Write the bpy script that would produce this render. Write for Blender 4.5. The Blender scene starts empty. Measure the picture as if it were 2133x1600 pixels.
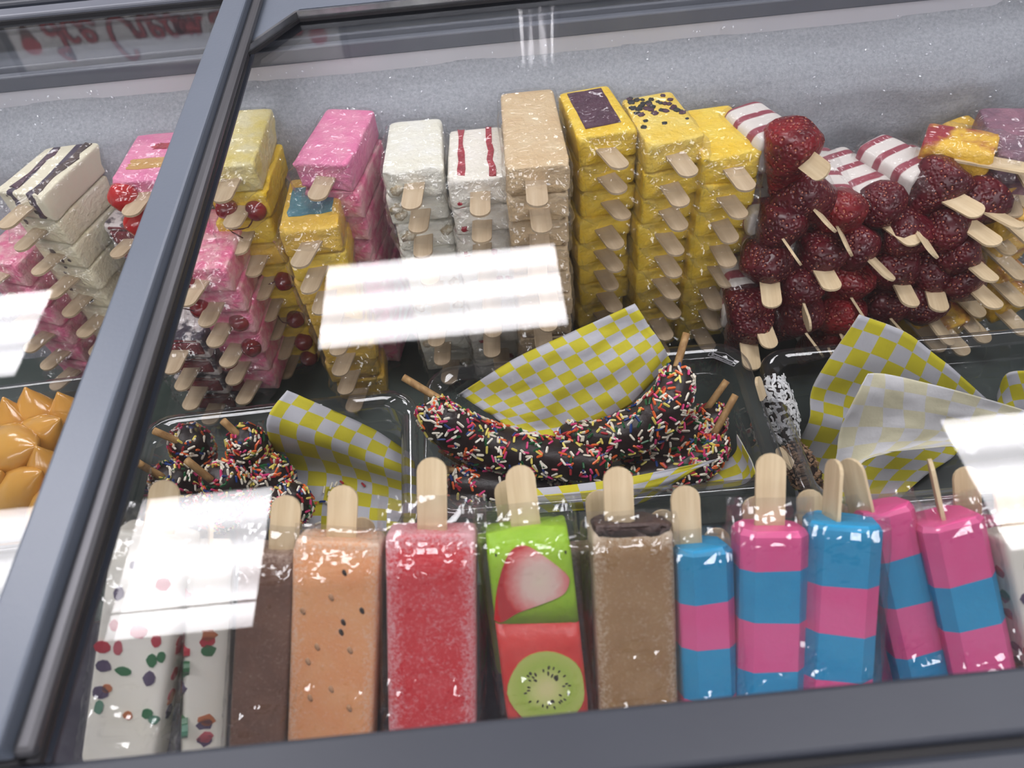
import bpy, math, random
from mathutils import Vector, Matrix, noise

# ------------------------------------------------------------------ camera, world, exposure
SC = bpy.context.scene
COL = SC.collection
CAMZ = 1.235                       # camera height; the freezer's glass lies at 0.90 m
FPX = 1602.0
PITCH = math.radians(50.0)
CR, SR = 0.99503, 0.0995
FWD = Vector((0, math.cos(PITCH), -math.sin(PITCH)))
UP0 = Vector((0, math.sin(PITCH), math.cos(PITCH)))
RX = Vector((1, 0, 0))
cam_d = bpy.data.cameras.new('camera')
cam = bpy.data.objects.new('camera', cam_d)
COL.objects.link(cam)
cam_d.sensor_width = 36.0
cam_d.lens = FPX / 2133.0 * 36.0
cam_d.clip_start = 0.01
r_ = RX * CR - UP0 * SR
u_ = UP0 * CR + RX * SR
cam.matrix_world = Matrix(((r_.x, u_.x, -FWD.x, 0), (r_.y, u_.y, -FWD.y, 0), (r_.z, u_.z, -FWD.z, CAMZ), (0, 0, 0, 1)))
cam_d.dof.use_dof = True
cam_d.dof.focus_distance = 0.66
cam_d.dof.aperture_fstop = 7.5
SC.camera = cam

world = bpy.data.worlds.new('world')
SC.world = world
world.use_nodes = True
world.node_tree.nodes['Background'].inputs[0].default_value = (0.78, 0.82, 0.9, 1)
world.node_tree.nodes['Background'].inputs[1].default_value = 0.06
LAMP = 9.0                        # radiance of the ceiling light lenses
SC.view_settings.view_transform = 'Standard'
SC.view_settings.look = 'None'
SC.view_settings.exposure = 0.72
SC.view_settings.gamma = 1.0
SC.view_settings.use_curve_mapping = False
SC.cycles.transparent_max_bounces = 20
SC.cycles.max_bounces = 4
SC.cycles.diffuse_bounces = 2
SC.cycles.glossy_bounces = 2
SC.cycles.caustics_reflective = False
SC.cycles.caustics_refractive = False
SC.cycles.use_light_tree = False

# ------------------------------------------------------------------ pixel -> place helpers (heights relative to the camera)
def ray(u, v):
    du, dv = u - 1066.5, v - 800.0
    a = CR * du - SR * dv
    b = SR * du + CR * dv
    return RX * (a / FPX) + FWD - UP0 * (b / FPX)
def at_z(u, v, zr):
    r = ray(u, v); p = r * (zr / r.z); return Vector((p.x, p.y, p.z + CAMZ))
def at_y(u, v, y):
    r = ray(u, v); p = r * (y / r.y); return Vector((p.x, p.y, p.z + CAMZ))
def at_lean(u, v, c=0.611):
    # the 45 degree plane on which the front row of bars leans back: y - z = c
    r = ray(u, v); p = r * (c / (r.y - r.z)); return Vector((p.x, p.y, p.z + CAMZ))
def Z(zr):
    return CAMZ + zr

# ------------------------------------------------------------------ materials
def srgb(r, g, b):
    f = lambda c: (c / 255 / 12.92) if c / 255 <= 0.04045 else ((c / 255 + 0.055) / 1.055) ** 2.4
    return (f(r), f(g), f(b), 1.0)
MATS = {}
def nt(name):
    m = bpy.data.materials.new(name); m.use_nodes = True
    t = m.node_tree
    for n in list(t.nodes): t.nodes.remove(n)
    out = t.nodes.new('ShaderNodeOutputMaterial')
    MATS[name] = m
    return m, t, out
def node(t, typ, **kw):
    n = t.nodes.new(typ)
    for k, v in kw.items(): setattr(n, k, v)
    return n
def link(t, a, b): t.links.new(a, b)
def noise_tex(t, scale, detail=3, rough=0.55, stretch=None, coord='Object', dist=0.0):
    tc = node(t, 'ShaderNodeTexCoord')
    src = tc.outputs[coord]
    if stretch:
        mp = node(t, 'ShaderNodeMapping'); mp.inputs['Scale'].default_value = stretch
        link(t, src, mp.inputs[0]); src = mp.outputs[0]
    n = node(t, 'ShaderNodeTexNoise')
    n.inputs['Scale'].default_value = scale; n.inputs['Detail'].default_value = detail
    n.inputs['Roughness'].default_value = rough; n.inputs['Distortion'].default_value = dist
    link(t, src, n.inputs['Vector'])
    return n
def ramp(t, fac, stops):
    r = node(t, 'ShaderNodeValToRGB')
    el = r.color_ramp.elements
    while len(el) < len(stops): el.new(0.5)
    for e, (p, c) in zip(el, stops):
        e.position = p; e.color = c
    link(t, fac, r.inputs[0])
    return r
def surf(name, c1, c2=None, rough=0.5, scale=40, lo=0.35, hi=0.65, bump=0.0, bscale=120, metal=0.0, spec=0.5, stretch=None, sss=0.0, coat=0.0, detail=3, bdist=0.002):
    m, t, out = nt(name)
    p = node(t, 'ShaderNodeBsdfPrincipled')
    p.inputs['Roughness'].default_value = rough
    p.inputs['Metallic'].default_value = metal
    p.inputs['Specular IOR Level'].default_value = spec
    if coat: p.inputs['Coat Weight'].default_value = coat; p.inputs['Coat Roughness'].default_value = 0.12
    if sss:
        p.inputs['Subsurface Weight'].default_value = sss
        p.inputs['Subsurface Radius'].default_value = (0.01, 0.006, 0.004)
        p.inputs['Subsurface Scale'].default_value = 0.6
    if c2 is None: p.inputs['Base Color'].default_value = c1
    else:
        n = noise_tex(t, scale, detail, stretch=stretch)
        r = ramp(t, n.outputs[0], [(lo, c1), (hi, c2)])
        link(t, r.outputs[0], p.inputs['Base Color'])
    if bump:
        n2 = noise_tex(t, bscale, 4, stretch=stretch)
        b = node(t, 'ShaderNodeBump'); b.inputs['Strength'].default_value = bump; b.inputs['Distance'].default_value = bdist
        link(t, n2.outputs[0], b.inputs['Height']); link(t, b.outputs[0], p.inputs['Normal'])
    link(t, p.outputs[0], out.inputs[0])
    return m
def clear(name, tint, f0, edge, power, rough, bump=0.0, bscale=60, milk=0.0, milkcol=(0.9, 0.9, 0.92, 1), stretch=None, bdist=0.003):
    # thin clear sheet: transmits straight through, mirrors by Schlick's law, a little milky
    m, t, out = nt(name)
    tr = node(t, 'ShaderNodeBsdfTransparent'); tr.inputs[0].default_value = tint
    gl = node(t, 'ShaderNodeBsdfGlossy'); gl.inputs['Roughness'].default_value = rough
    lw = node(t, 'ShaderNodeLayerWeight'); lw.inputs[0].default_value = 0.5
    pw = node(t, 'ShaderNodeMath', operation='POWER'); pw.inputs[1].default_value = power
    link(t, lw.outputs['Facing'], pw.inputs[0])
    ma = node(t, 'ShaderNodeMath', operation='MULTIPLY_ADD'); ma.inputs[1].default_value = edge; ma.inputs[2].default_value = f0
    link(t, pw.outputs[0], ma.inputs[0])
    if bump:
        n2 = noise_tex(t, bscale, 0.0, 0.5, stretch=stretch)
        b = node(t, 'ShaderNodeBump'); b.inputs['Strength'].default_value = bump; b.inputs['Distance'].default_value = bdist
        link(t, n2.outputs[0], b.inputs['Height'])
        link(t, b.outputs[0], gl.inputs["Normal"])
    base = tr.outputs[0]
    if milk:
        df = node(t, 'ShaderNodeBsdfDiffuse'); df.inputs[0].default_value = milkcol
        mm = node(t, 'ShaderNodeMixShader'); mm.inputs[0].default_value = milk
        link(t, tr.outputs[0], mm.inputs[1]); link(t, df.outputs[0], mm.inputs[2]); base = mm.outputs[0]
    mx = node(t, 'ShaderNodeMixShader')
    link(t, ma.outputs[0], mx.inputs[0]); link(t, base, mx.inputs[1]); link(t, gl.outputs[0], mx.inputs[2])
    link(t, mx.outputs[0], out.inputs[0])
    return m

grey_frame = surf('grey_frame_plastic', srgb(96, 104, 117), srgb(104, 112, 125), 0.36, 3, bump=0.06, bscale=300, spec=0.6)
grey_dark = surf('dark_grey_frame', srgb(46, 50, 60), srgb(53, 58, 68), 0.45, 6, bump=0.05, bscale=300)
grey_mid = surf('mid_grey_rim', srgb(98, 102, 113), srgb(108, 112, 122), 0.45, 9)
metal_edge = surf('aluminium_edge', srgb(150, 152, 156), srgb(120, 122, 126), 0.28, 30, metal=0.85)
metal_dull = surf('dull_aluminium', srgb(104, 104, 108), srgb(78, 78, 82), 0.38, 25, metal=0.6, stretch=(1, .05, 1))
black_seal = surf('black_seal', srgb(24, 24, 28), None, 0.55)
white_liner = surf('white_liner', srgb(214, 214, 220), srgb(204, 204, 212), 0.4, 5)
floor_liner = surf('freezer_floor_liner', srgb(72, 84, 79), srgb(92, 102, 97), 0.5, 18)
steel = surf('tray_steel', srgb(120, 118, 126), srgb(92, 90, 100), 0.35, 30, metal=0.5)
wood = surf('birch_stick', srgb(228, 207, 172), srgb(209, 184, 146), 0.62, 60, 0.3, 0.75, bump=0.08, bscale=200, stretch=(6, 0.35, 6), spec=0.3)
wood_damp = surf('damp_birch_stick', srgb(204, 184, 156), srgb(184, 161, 132), 0.6, 60, 0.3, 0.75, bump=0.08, bscale=200, stretch=(6, 0.35, 6), spec=0.3)  # same birch, colour darkened for the shade and film in the stacks
dowel = surf('round_wood_stick', srgb(196, 158, 106), srgb(150, 110, 66), 0.6, 70, 0.3, 0.7, bump=0.2, bscale=200, stretch=(3, 3, .5))
glass = clear('lid_glass', (0.975, 0.982, 0.982, 1), 0.042, 0.55, 4.5, 0.0)
film = clear('clear_film', (0.985, 0.985, 0.985, 1), 0.045, 0.30, 3.5, 0.035, bump=1.0, bscale=110, milk=0.022, bdist=0.006)
film_flat = clear('clear_pouch', (0.98, 0.98, 0.98, 1), 0.085, 0.35, 3.0, 0.05, bump=0.25, bscale=160, milk=0.012, stretch=(1, .7, 1), bdist=0.004)
polycarb = clear('clear_polycarbonate', (0.78, 0.78, 0.80, 1), 0.07, 0.85, 2.4, 0.03, bump=0.15, bscale=20, milk=0.018, milkcol=(.6, .6, .64, 1))
pet_cup = clear('clear_cup', (0.93, 0.93, 0.95, 1), 0.08, 0.8, 1.8, 0.05, milk=0.35)

def frost_mat():
    m, t, out = nt('frost')
    p = node(t, 'ShaderNodeBsdfPrincipled')
    p.inputs['Roughness'].default_value = 0.75
    n = noise_tex(t, 330, 5, 0.7)
    r = ramp(t, n.outputs[0], [(0.25, srgb(160, 164, 174)), (0.7, srgb(206, 209, 216))])
    link(t, r.outputs[0], p.inputs['Base Color'])
    n2 = noise_tex(t, 420, 6, 0.75)
    b = node(t, 'ShaderNodeBump'); b.inputs['Strength'].default_value = 0.75; b.inputs['Distance'].default_value = 0.004
    link(t, n2.outputs[0], b.inputs['Height']); link(t, b.outputs[0], p.inputs['Normal'])
    link(t, p.outputs[0], out.inputs[0])
    return m
frost = frost_mat()
ice_sparkle = surf('ice_crystal', srgb(245, 247, 255), None, 0.08, spec=1.0)

def ice(name, c1, c2, rough=0.42, scale=45, bump=0.8, bscale=240, coat=0.0, lo=.35, hi=.65):
    return surf(name, srgb(*c1), srgb(*c2), rough, scale, lo, hi, bump=bump, bscale=bscale, coat=coat, bdist=0.0022, sss=0.0)
I_yellow = ice('mango_yellow_ice', (250, 206, 48), (253, 220, 84))
I_yellow2 = ice('pineapple_yellow_ice', (247, 208, 74), (251, 222, 112))
I_pale = ice('pale_yellow_cream', (246, 224, 130), (250, 238, 190))
I_orange = ice('orange_yellow_ice', (238, 190, 62), (250, 208, 90))
I_pink = ice('pink_ice', (240, 128, 176), (246, 160, 190), scale=60)
I_pinkred = ice('pink_red_swirl_ice', (240, 120, 160), (250, 190, 196), scale=70, lo=.4, hi=.6)
I_white = ice('coconut_white_ice', (244, 240, 222), (250, 248, 238))
I_cream = ice('cream_white_ice', (242, 236, 222), (248, 242, 232))
I_tan = ice('coffee_tan_ice', (222, 190, 146), (232, 206, 166))
I_cookie = ice('cookie_cream_ice', (238, 228, 192), (246, 240, 214), scale=30)
I_berry = ice('berry_white_ice', (70, 62, 76), (232, 224, 222), scale=55, lo=.42, hi=.5)
I_redbar = ice('dark_berry_jam', (104, 22, 40), (132, 32, 48), rough=.25, scale=80)
I_jam = ice('red_jam', (150, 24, 44), (190, 60, 74), rough=.3, scale=120)
I_purple = ice('purple_jelly', (74, 36, 58), (88, 48, 70), rough=.35, scale=90)
I_blue = ice('blue_gel', (66, 128, 150), (96, 150, 160))
I_caramel = ice('caramel_patch', (204, 152, 74), (214, 166, 92))
I_nut = ice('toasted_nut', (170, 146, 104), (232, 224, 204), scale=160, bump=.8, bscale=260)
I_mangored = ice('mango_chamoy_ice', (246, 196, 60), (166, 40, 50), rough=.35, scale=26, lo=.5, hi=.62)
I_green = ice('kiwi_green_ice', (160, 210, 30), (174, 218, 54), scale=60, bump=.3)
I_red2 = ice('strawberry_red_ice', (226, 58, 54), (232, 84, 80), scale=60, rough=.3, bump=.25)
def rimed(name, c1, c2, frostc, amount, edge, scale=40, rough=.45, half=.026):
    # smooth ice with a speckled rime that thickens towards the long edges
    m, t, out = nt(name)
    p = node(t, 'ShaderNodeBsdfPrincipled'); p.inputs['Roughness'].default_value = rough
    n = noise_tex(t, scale, 3); r = ramp(t, n.outputs[0], [(.35, srgb(*c1)), (.65, srgb(*c2))])
    f1 = noise_tex(t, 520, 3, .7); f2 = noise_tex(t, 60, 2)
    tc = node(t, 'ShaderNodeTexCoord'); sp = node(t, 'ShaderNodeSeparateXYZ'); link(t, tc.outputs['Object'], sp.inputs[0])
    ab = node(t, 'ShaderNodeMath', operation='ABSOLUTE'); link(t, sp.outputs['X'], ab.inputs[0])
    er = node(t, 'ShaderNodeMapRange'); er.inputs[1].default_value = half * .55; er.inputs[2].default_value = half; er.inputs[3].default_value = 0; er.inputs[4].default_value = edge
    link(t, ab.outputs[0], er.inputs[0])
    tr_ = node(t, 'ShaderNodeMapRange'); tr_.inputs[1].default_value = .012; tr_.inputs[2].default_value = .0; tr_.inputs[3].default_value = 0; tr_.inputs[4].default_value = edge
    link(t, sp.outputs['Y'], tr_.inputs[0])
    s1 = node(t, 'ShaderNodeMath', operation='ADD'); link(t, er.outputs[0], s1.inputs[0]); link(t, tr_.outputs[0], s1.inputs[1])
    s2 = node(t, 'ShaderNodeMath', operation='MULTIPLY_ADD'); s2.inputs[1].default_value = amount
    link(t, f2.outputs[0], s2.inputs[0]); link(t, s1.outputs[0], s2.inputs[2])
    s3 = node(t, 'ShaderNodeMath', operation='ADD'); link(t, s2.outputs[0], s3.inputs[0]); link(t, f1.outputs[0], s3.inputs[1])
    r2 = ramp(t, s3.outputs[0], [(.62, (0, 0, 0, 1)), (.95, (1, 1, 1, 1))])
    mx = node(t, 'ShaderNodeMix', data_type='RGBA'); mx.inputs[7].default_value = srgb(*frostc)
    link(t, r2.outputs[0], mx.inputs[0]); link(t, r.outputs[0], mx.inputs[6]); link(t, mx.outputs[2], p.inputs['Base Color'])
    b = node(t, 'ShaderNodeBump'); b.inputs['Strength'].default_value = .3; b.inputs['Distance'].default_value = .001
    link(t, f1.outputs[0], b.inputs['Height']); link(t, b.outputs[0], p.inputs['Normal'])
    link(t, p.outputs[0], out.inputs[0])
    return m
I_choc = rimed('chocolate_ice', (112, 78, 62), (132, 96, 78), (190, 166, 150), .12, .22)
I_peach = rimed('peach_ice', (248, 168, 112), (250, 182, 128), (251, 220, 196), .12, .22)
I_red = rimed('watermelon_red_ice', (224, 44, 56), (228, 66, 76), (244, 184, 190), .20, .26)
I_coffee = rimed('coffee_brown_ice', (164, 126, 84), (176, 140, 98), (216, 196, 172), .14, .30)
I_dark = ice('dark_cocoa', (70, 52, 50), (92, 72, 66), scale=120)
I_bandblue = ice('bubblegum_blue_ice', (22, 152, 208), (46, 166, 218), scale=24, bump=.15)
I_bandpink = ice('bubblegum_pink_ice', (243, 82, 152), (246, 108, 168), scale=24, bump=.15)
I_milk = ice('milk_gelatin_ice', (246, 241, 226), (250, 246, 236), scale=24, bump=.1)
I_frostedge = ice('rime', (236, 226, 220), (250, 246, 244), scale=200, rough=.8)
cherry_m = surf('maraschino_cherry', srgb(150, 16, 30), srgb(112, 10, 26), 0.12, 40, coat=.5)
cherry_b = surf('bright_cherry', srgb(206, 24, 26), srgb(176, 14, 22), 0.12, 40, coat=.5)
stem_m = surf('cherry_stem', srgb(84, 22, 26), None, 0.4)
choc_coat = surf('chocolate_coating', srgb(44, 30, 30), srgb(30, 20, 22), 0.38, 60, bump=.4, bscale=150)
mango_bag = surf('mango_pulp_in_bag', srgb(200, 142, 62), srgb(214, 162, 82), 0.18, 22, bump=.25, bscale=30, coat=.6, bdist=.004)
coco_m = surf('coconut_shred', srgb(236, 236, 236), srgb(214, 216, 218), 0.6, 80)
nut_m = surf('chopped_nut', srgb(176, 142, 110), srgb(96, 66, 50), 0.6, 160, bump=.4)
SPR = [surf('sprinkle_' + n, srgb(*c), None, 0.3) for n, c in (
    ('white', (244, 236, 220)), ('white_warm', (236, 226, 206)), ('pink', (224, 66, 128)), ('red', (176, 44, 56)), ('orange', (240, 112, 56)),
    ('yellow', (240, 222, 112)), ('green', (30, 92, 52)), ('blue', (34, 62, 128)))]

def strawberry_mat(name, a, b):
    m, t, out = nt(name)
    p = node(t, 'ShaderNodeBsdfPrincipled'); p.inputs['Roughness'].default_value = 0.28
    tc = node(t, 'ShaderNodeTexCoord')
    vo = node(t, 'ShaderNodeTexVoronoi'); vo.inputs['Scale'].default_value = 290.0
    link(t, tc.outputs['Object'], vo.inputs['Vector'])
    n = noise_tex(t, 34, 3)
    r = ramp(t, n.outputs[0], [(0.35, srgb(*a)), (0.7, srgb(*b))])
    r2 = ramp(t, vo.outputs['Distance'], [(0.16, (1, 1, 1, 1)), (0.24, (0, 0, 0, 1))])
    mx = node(t, 'ShaderNodeMix', data_type='RGBA'); mx.inputs[7].default_value = srgb(206, 128, 100)
    link(t, r2.outputs[0], mx.inputs[0]); link(t, r.outputs[0], mx.inputs[6])
    link(t, mx.outputs[2], p.inputs['Base Color'])
    r3 = ramp(t, vo.outputs['Distance'], [(0.1, (0.55, 0.55, 0.55, 1)), (0.2, (0, 0, 0, 1)), (0.6, (1, 1, 1, 1))])
    b_ = node(t, 'ShaderNodeBump'); b_.inputs['Strength'].default_value = 0.7; b_.inputs['Distance'].default_value = 0.0016
    link(t, r3.outputs[0], b_.inputs['Height']); link(t, b_.outputs[0], p.inputs['Normal'])
    link(t, p.outputs[0], out.inputs[0])
    return m
SB = [strawberry_mat('dark_strawberry', (66, 14, 26), (104, 24, 36)), strawberry_mat('red_strawberry', (84, 16, 26), (150, 34, 40))]
def band_mat(name, base, stripe, freq, lo=.62, hi=.7, axis='Y'):
    # ripple-striped ice cream
    m, t, out = nt(name)
    p = node(t, 'ShaderNodeBsdfPrincipled'); p.inputs['Roughness'].default_value = 0.45
    tc = node(t, 'ShaderNodeTexCoord')
    w = node(t, 'ShaderNodeTexWave', bands_direction=axis); w.inputs['Scale'].default_value = freq
    w.inputs['Distortion'].default_value = 5.0; w.inputs['Detail'].default_value = 1.5; w.inputs['Detail Scale'].default_value = .6
    link(t, tc.outputs['Object'], w.inputs['Vector'])
    r = ramp(t, w.outputs['Fac'], [(lo, srgb(*base)), (hi, srgb(*stripe))])
    link(t, r.outputs[0], p.inputs['Base Color'])
    link(t, p.outputs[0], out.inputs[0])
    return m
I_ripple = band_mat('strawberry_ripple_ice', (234, 226, 220), (156, 66, 82), 13, .66, .8)
I_cookie_ripple = band_mat('cookie_ripple_ice', (240, 232, 206), (72, 58, 78), 14, .72, .8, 'X')
def checker_mat(name, c1, c2, fade, rough=.7):
    m, t, out = nt(name)
    uv = node(t, 'ShaderNodeUVMap'); uv.uv_map = 'UVMap'
    ch = node(t, 'ShaderNodeTexChecker'); ch.inputs['Scale'].default_value = 1.0
    ch.inputs['Color1'].default_value = srgb(*c1); ch.inputs['Color2'].default_value = srgb(*c2)
    link(t, uv.outputs[0], ch.inputs['Vector'])
    df = node(t, 'ShaderNodeBsdfPrincipled'); df.inputs['Roughness'].default_value = rough
    tl = node(t, 'ShaderNodeBsdfTranslucent')
    n = noise_tex(t, 55, 4)
    b = node(t, 'ShaderNodeBump'); b.inputs['Strength'].default_value = .35; b.inputs['Distance'].default_value = .003
    link(t, n.outputs[0], b.inputs['Height']); link(t, b.outputs[0], df.inputs['Normal'])
    link(t, ch.outputs[0], df.inputs['Base Color']); link(t, ch.outputs[0], tl.inputs[0])
    mx = node(t, 'ShaderNodeMixShader'); mx.inputs[0].default_value = fade
    link(t, df.outputs[0], mx.inputs[1]); link(t, tl.outputs[0], mx.inputs[2])
    link(t, mx.outputs[0], out.inputs[0])
    return m
paper_front = checker_mat('checked_paper_print', (218, 206, 48), (204, 204, 212), 0.12)
paper_back = checker_mat('checked_paper_reverse', (222, 216, 186), (220, 219, 222), 0.12)

# ------------------------------------------------------------------ mesh helpers
def mesh(name, verts, faces, smooth=True, midx=None):
    me = bpy.data.meshes.new(name)
    me.from_pydata([tuple(v) for v in verts], [], faces)
    if smooth: me.polygons.foreach_set('use_smooth', [True] * len(me.polygons))
    if midx: me.polygons.foreach_set('material_index', midx)
    me.update()
    return me
def put(name, me, mats, parent=None, M=None):
    o = bpy.data.objects.new(name, me)
    COL.objects.link(o)
    if mats is not None and len(me.materials) == 0:
        for m in (mats if isinstance(mats, (list, tuple)) else [mats]): me.materials.append(m)
    elif mats is not None:
        ml = mats if isinstance(mats, (list, tuple)) else [mats]
        if me.materials[0] != ml[0]:
            for i, m in enumerate(ml):
                o.material_slots[i].link = 'OBJECT'; o.material_slots[i].material = m
    if parent is not None: o.parent = parent
    if M is not None: o.matrix_local = M
    return o
def empty(name, M):
    o = bpy.data.objects.new(name, None); COL.objects.link(o)
    o.empty_display_size = 0.02
    o.matrix_world = M
    return o
def tag(o, label=None, cat=None, group=None, kind=None):
    if label: o['label'] = label
    if cat: o['category'] = cat
    if group: o['group'] = group
    if kind: o['kind'] = kind
    return o
def frame(origin, ydir, zhint):
    # local Y along ydir, local Z close to zhint
    y = ydir.normalized(); x = y.cross(zhint).normalized(); z = x.cross(y)
    return Matrix(((x.x, y.x, z.x, origin.x), (x.y, y.y, z.y, origin.y), (x.z, y.z, z.z, origin.z), (0, 0, 0, 1)))
def loft(rings, cap0=True, cap1=True):
    n = len(rings[0]); V = []; F = []
    for r in rings: V += [Vector(p) for p in r]
    for i in range(len(rings) - 1):
        a, b = i * n, (i + 1) * n
        for k in range(n):
            k2 = (k + 1) % n
            F.append((a + k, a + k2, b + k2, b + k))
    if cap0:
        c = sum((Vector(p) for p in rings[0]), Vector()) / n; V.append(c); ci = len(V) - 1
        F += [(ci, (k + 1) % n, k) for k in range(n)]
    if cap1:
        c = sum((Vector(p) for p in rings[-1]), Vector()) / n; V.append(c); ci = len(V) - 1
        a = (len(rings) - 1) * n
        F += [(ci, a + k, a + (k + 1) % n) for k in range(n)]
    return V, F
def sell(w, h, e, n=20, cx=0.0, cz=0.0, y=0.0):
    out = []
    for k in range(n):
        # angle 0 .. 2pi, ordered so that lofting along +Y faces outward
        a = -2 * math.pi * (k + .5) / n
        c, s = math.cos(a), math.sin(a)
        out.append(Vector((cx + math.copysign(abs(c) ** (2 / e), c) * w / 2, y, cz + math.copysign(abs(s) ** (2 / e), s) * h / 2)))
    return out
def box_mesh(name, x0, x1, y0, y1, z0, z1, bev=0.0):
    b = min(bev, (x1 - x0) * .45, (y1 - y0) * .45, (z1 - z0) * .45)
    if b <= 0:
        V = [(x, y, z) for z in (z0, z1) for y in (y0, y1) for x in (x0, x1)]
        F = [(0, 2, 3, 1), (4, 5, 7, 6), (0, 1, 5, 4), (2, 6, 7, 3), (0, 4, 6, 2), (1, 3, 7, 5)]
        return mesh(name, V, F, False)
    import bmesh
    bm = bmesh.new(); bmesh.ops.create_cube(bm, size=1.0)
    for v in bm.verts:
        v.co = Vector((x0 + (v.co.x + .5) * (x1 - x0), y0 + (v.co.y + .5) * (y1 - y0), z0 + (v.co.z + .5) * (z1 - z0)))
    bmesh.ops.bevel(bm, geom=list(bm.edges), offset=b, segments=2, affect='EDGES', profile=.5)
    me = bpy.data.meshes.new(name); bm.to_mesh(me); bm.free()
    return me
def box(name, x0, x1, y0, y1, z0, z1, m, parent=None, bev=0.0):
    return put(name, box_mesh(name, x0, x1, y0, y1, z0, z1, bev), m, parent)
def prism(name, pts, z0, z1, m, parent=None):
    n = len(pts)
    V = [(x, y, z0) for x, y in pts] + [(x, y, z1) for x, y in pts]
    F = [tuple(range(n - 1, -1, -1)), tuple(range(n, 2 * n))] + [(k, (k + 1) % n, n + (k + 1) % n, n + k) for k in range(n)]
    return put(name, mesh(name, V, F, False), m, parent)
def crom(P, s):
    # Catmull-Rom through P at s in 0..1
    n = len(P) - 1; x = min(max(s, 0), 1) * n; i = min(int(x), n - 1); t = x - i
    p0, p1, p2, p3 = P[max(i - 1, 0)], P[i], P[i + 1], P[min(i + 2, n)]
    return .5 * ((2 * p1) + (p2 - p0) * t + (2 * p0 - 5 * p1 + 4 * p2 - p3) * t * t + (3 * p1 - p0 - 3 * p2 + p3) * t ** 3)
def tube(name, P, rad, n=8, seg=12, m=None, parent=None, prof=None, flat=1.0, capr=True):
    rings = []; up = Vector((.13, .2, 1)).normalized()
    for i in range(seg + 1):
        s = i / seg; c = crom(P, s)
        d = (crom(P, min(s + .01, 1)) - crom(P, max(s - .01, 0))).normalized()
        x = d.cross(up).normalized(); z = x.cross(d)
        r = rad * (prof(s) if prof else 1)
        rings.append([c + (x * math.cos(-2 * math.pi * k / n) + z * flat * math.sin(-2 * math.pi * k / n)) * r for k in range(n)])
    V, F = loft(rings)
    me = mesh(name, V, F)
    return put(name, me, m, parent) if m else me

# ------------------------------------------------------------------ the room: ceiling, back wall, floor, lights, sign
box('ceiling', -5, 5, -9, 4.9, Z(2.00), Z(2.06), surf('ceiling_tile', srgb(226, 226, 224), srgb(214, 214, 212), .9, 60))['kind'] = 'structure'
box('wall_back', -5, 5, 4.5, 4.6, 0, Z(2.0), surf('back_wall_paint', srgb(176, 178, 180), srgb(168, 170, 172), .8, 4))['kind'] = 'structure'
box('floor', -5, 5, -9, 4.9, -.05, 0, surf('shop_floor_tile', srgb(150, 146, 140), srgb(134, 130, 126), .5, 12))['kind'] = 'structure'

def lens_mat():
    # ribbed acrylic lens with three tubes glowing behind it
    m, t, out = nt('lamp_lens')
    tc = node(t, 'ShaderNodeTexCoord'); sp = node(t, 'ShaderNodeSeparateXYZ'); link(t, tc.outputs['Object'], sp.inputs[0])
    mu = node(t, 'ShaderNodeMath', operation='MULTIPLY'); mu.inputs[1].default_value = 2 * math.pi / 0.205
    link(t, sp.outputs['Y'], mu.inputs[0])
    cs = node(t, 'ShaderNodeMath', operation='COSINE'); link(t, mu.outputs[0], cs.inputs[0])
    mr = node(t, 'ShaderNodeMapRange'); mr.inputs[1].default_value = -1; mr.inputs[2].default_value = .4
    mr.inputs[3].default_value = LAMP * .62; mr.inputs[4].default_value = LAMP * 1.1
    link(t, cs.outputs[0], mr.inputs[0])
    em = node(t, 'ShaderNodeEmission'); em.inputs[0].default_value = (1.0, .965, 1.0, 1)
    link(t, mr.outputs[0], em.inputs[1]); link(t, em.outputs[0], out.inputs[0])
    return m
lens = lens_mat()
lens.cycles.emission_sampling = 'FRONT'
lampframe = surf('lamp_frame_white', srgb(232, 232, 232), None, .4)
bar_dark = surf('lamp_cross_bar', srgb(60, 60, 62), None, .6)
lens_me = box_mesh('lens', -.6, .6, -.3, .3, -.012, -.004)
lens_me.materials.append(lens); lens_me.materials.append(lampframe)
for pl in lens_me.polygons: pl.material_index = 0 if pl.normal.z < -.5 else 1
def lamp_fixture(x, y, label, bar=False):
    e = empty('ceiling_light', Matrix.Translation((x, y, Z(2.0))))
    tag(e, label, 'ceiling light', 'recessed ceiling lights')
    put('lens', lens_me, lens, e)
    for a in ((-.63, .63, .3, .33), (-.63, .63, -.33, -.3), (-.63, -.6, -.3, .3), (.6, .63, -.3, .3)):
        box('lamp_frame', a[0], a[1], a[2], a[3], -.014, 0, lampframe, e)
    if bar: box('cross_bar', -.6, .6, -.202, -.194, -.016, -.012, bar_dark, e)
lamp_fixture(-.305, 2.86, 'lit ceiling panel mirrored in the middle of the large glass lid')
lamp_fixture(-2.95, 2.86, 'lit ceiling panel mirrored in the narrow glass lid left of the bar')
lamp_fixture(-1.63, 1.5, 'lit ceiling panel mirrored over the front sticks at lower left', True)
lamp_fixture(2.35, 1.5, 'lit ceiling panel mirrored over the front sticks at far right', True)
lamp_fixture(-1.1, .1, 'added ceiling fill panel straight above the freezer, left')  # unseen pair added to brighten bins and front bars from above
lamp_fixture(1.0, .1, 'added ceiling fill panel straight above the freezer, right')
for rj, (ly, rn) in enumerate(((-3.3, 'nearest'), (-5.0, 'middle'), (-6.7, 'last'))):  # unseen rows added to brighten bar fronts and put glints on the film
    for lx, cn in ((-3.9, 'leftmost'), (-2.4, 'second from left'), (-.8, 'third from left'), (.8, 'third from right'), (2.4, 'second from right'), (3.9, 'rightmost')):
        lamp_fixture(lx, ly, f'added ceiling fill panel, {cn} of the {rn} row behind the photographer')

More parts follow.
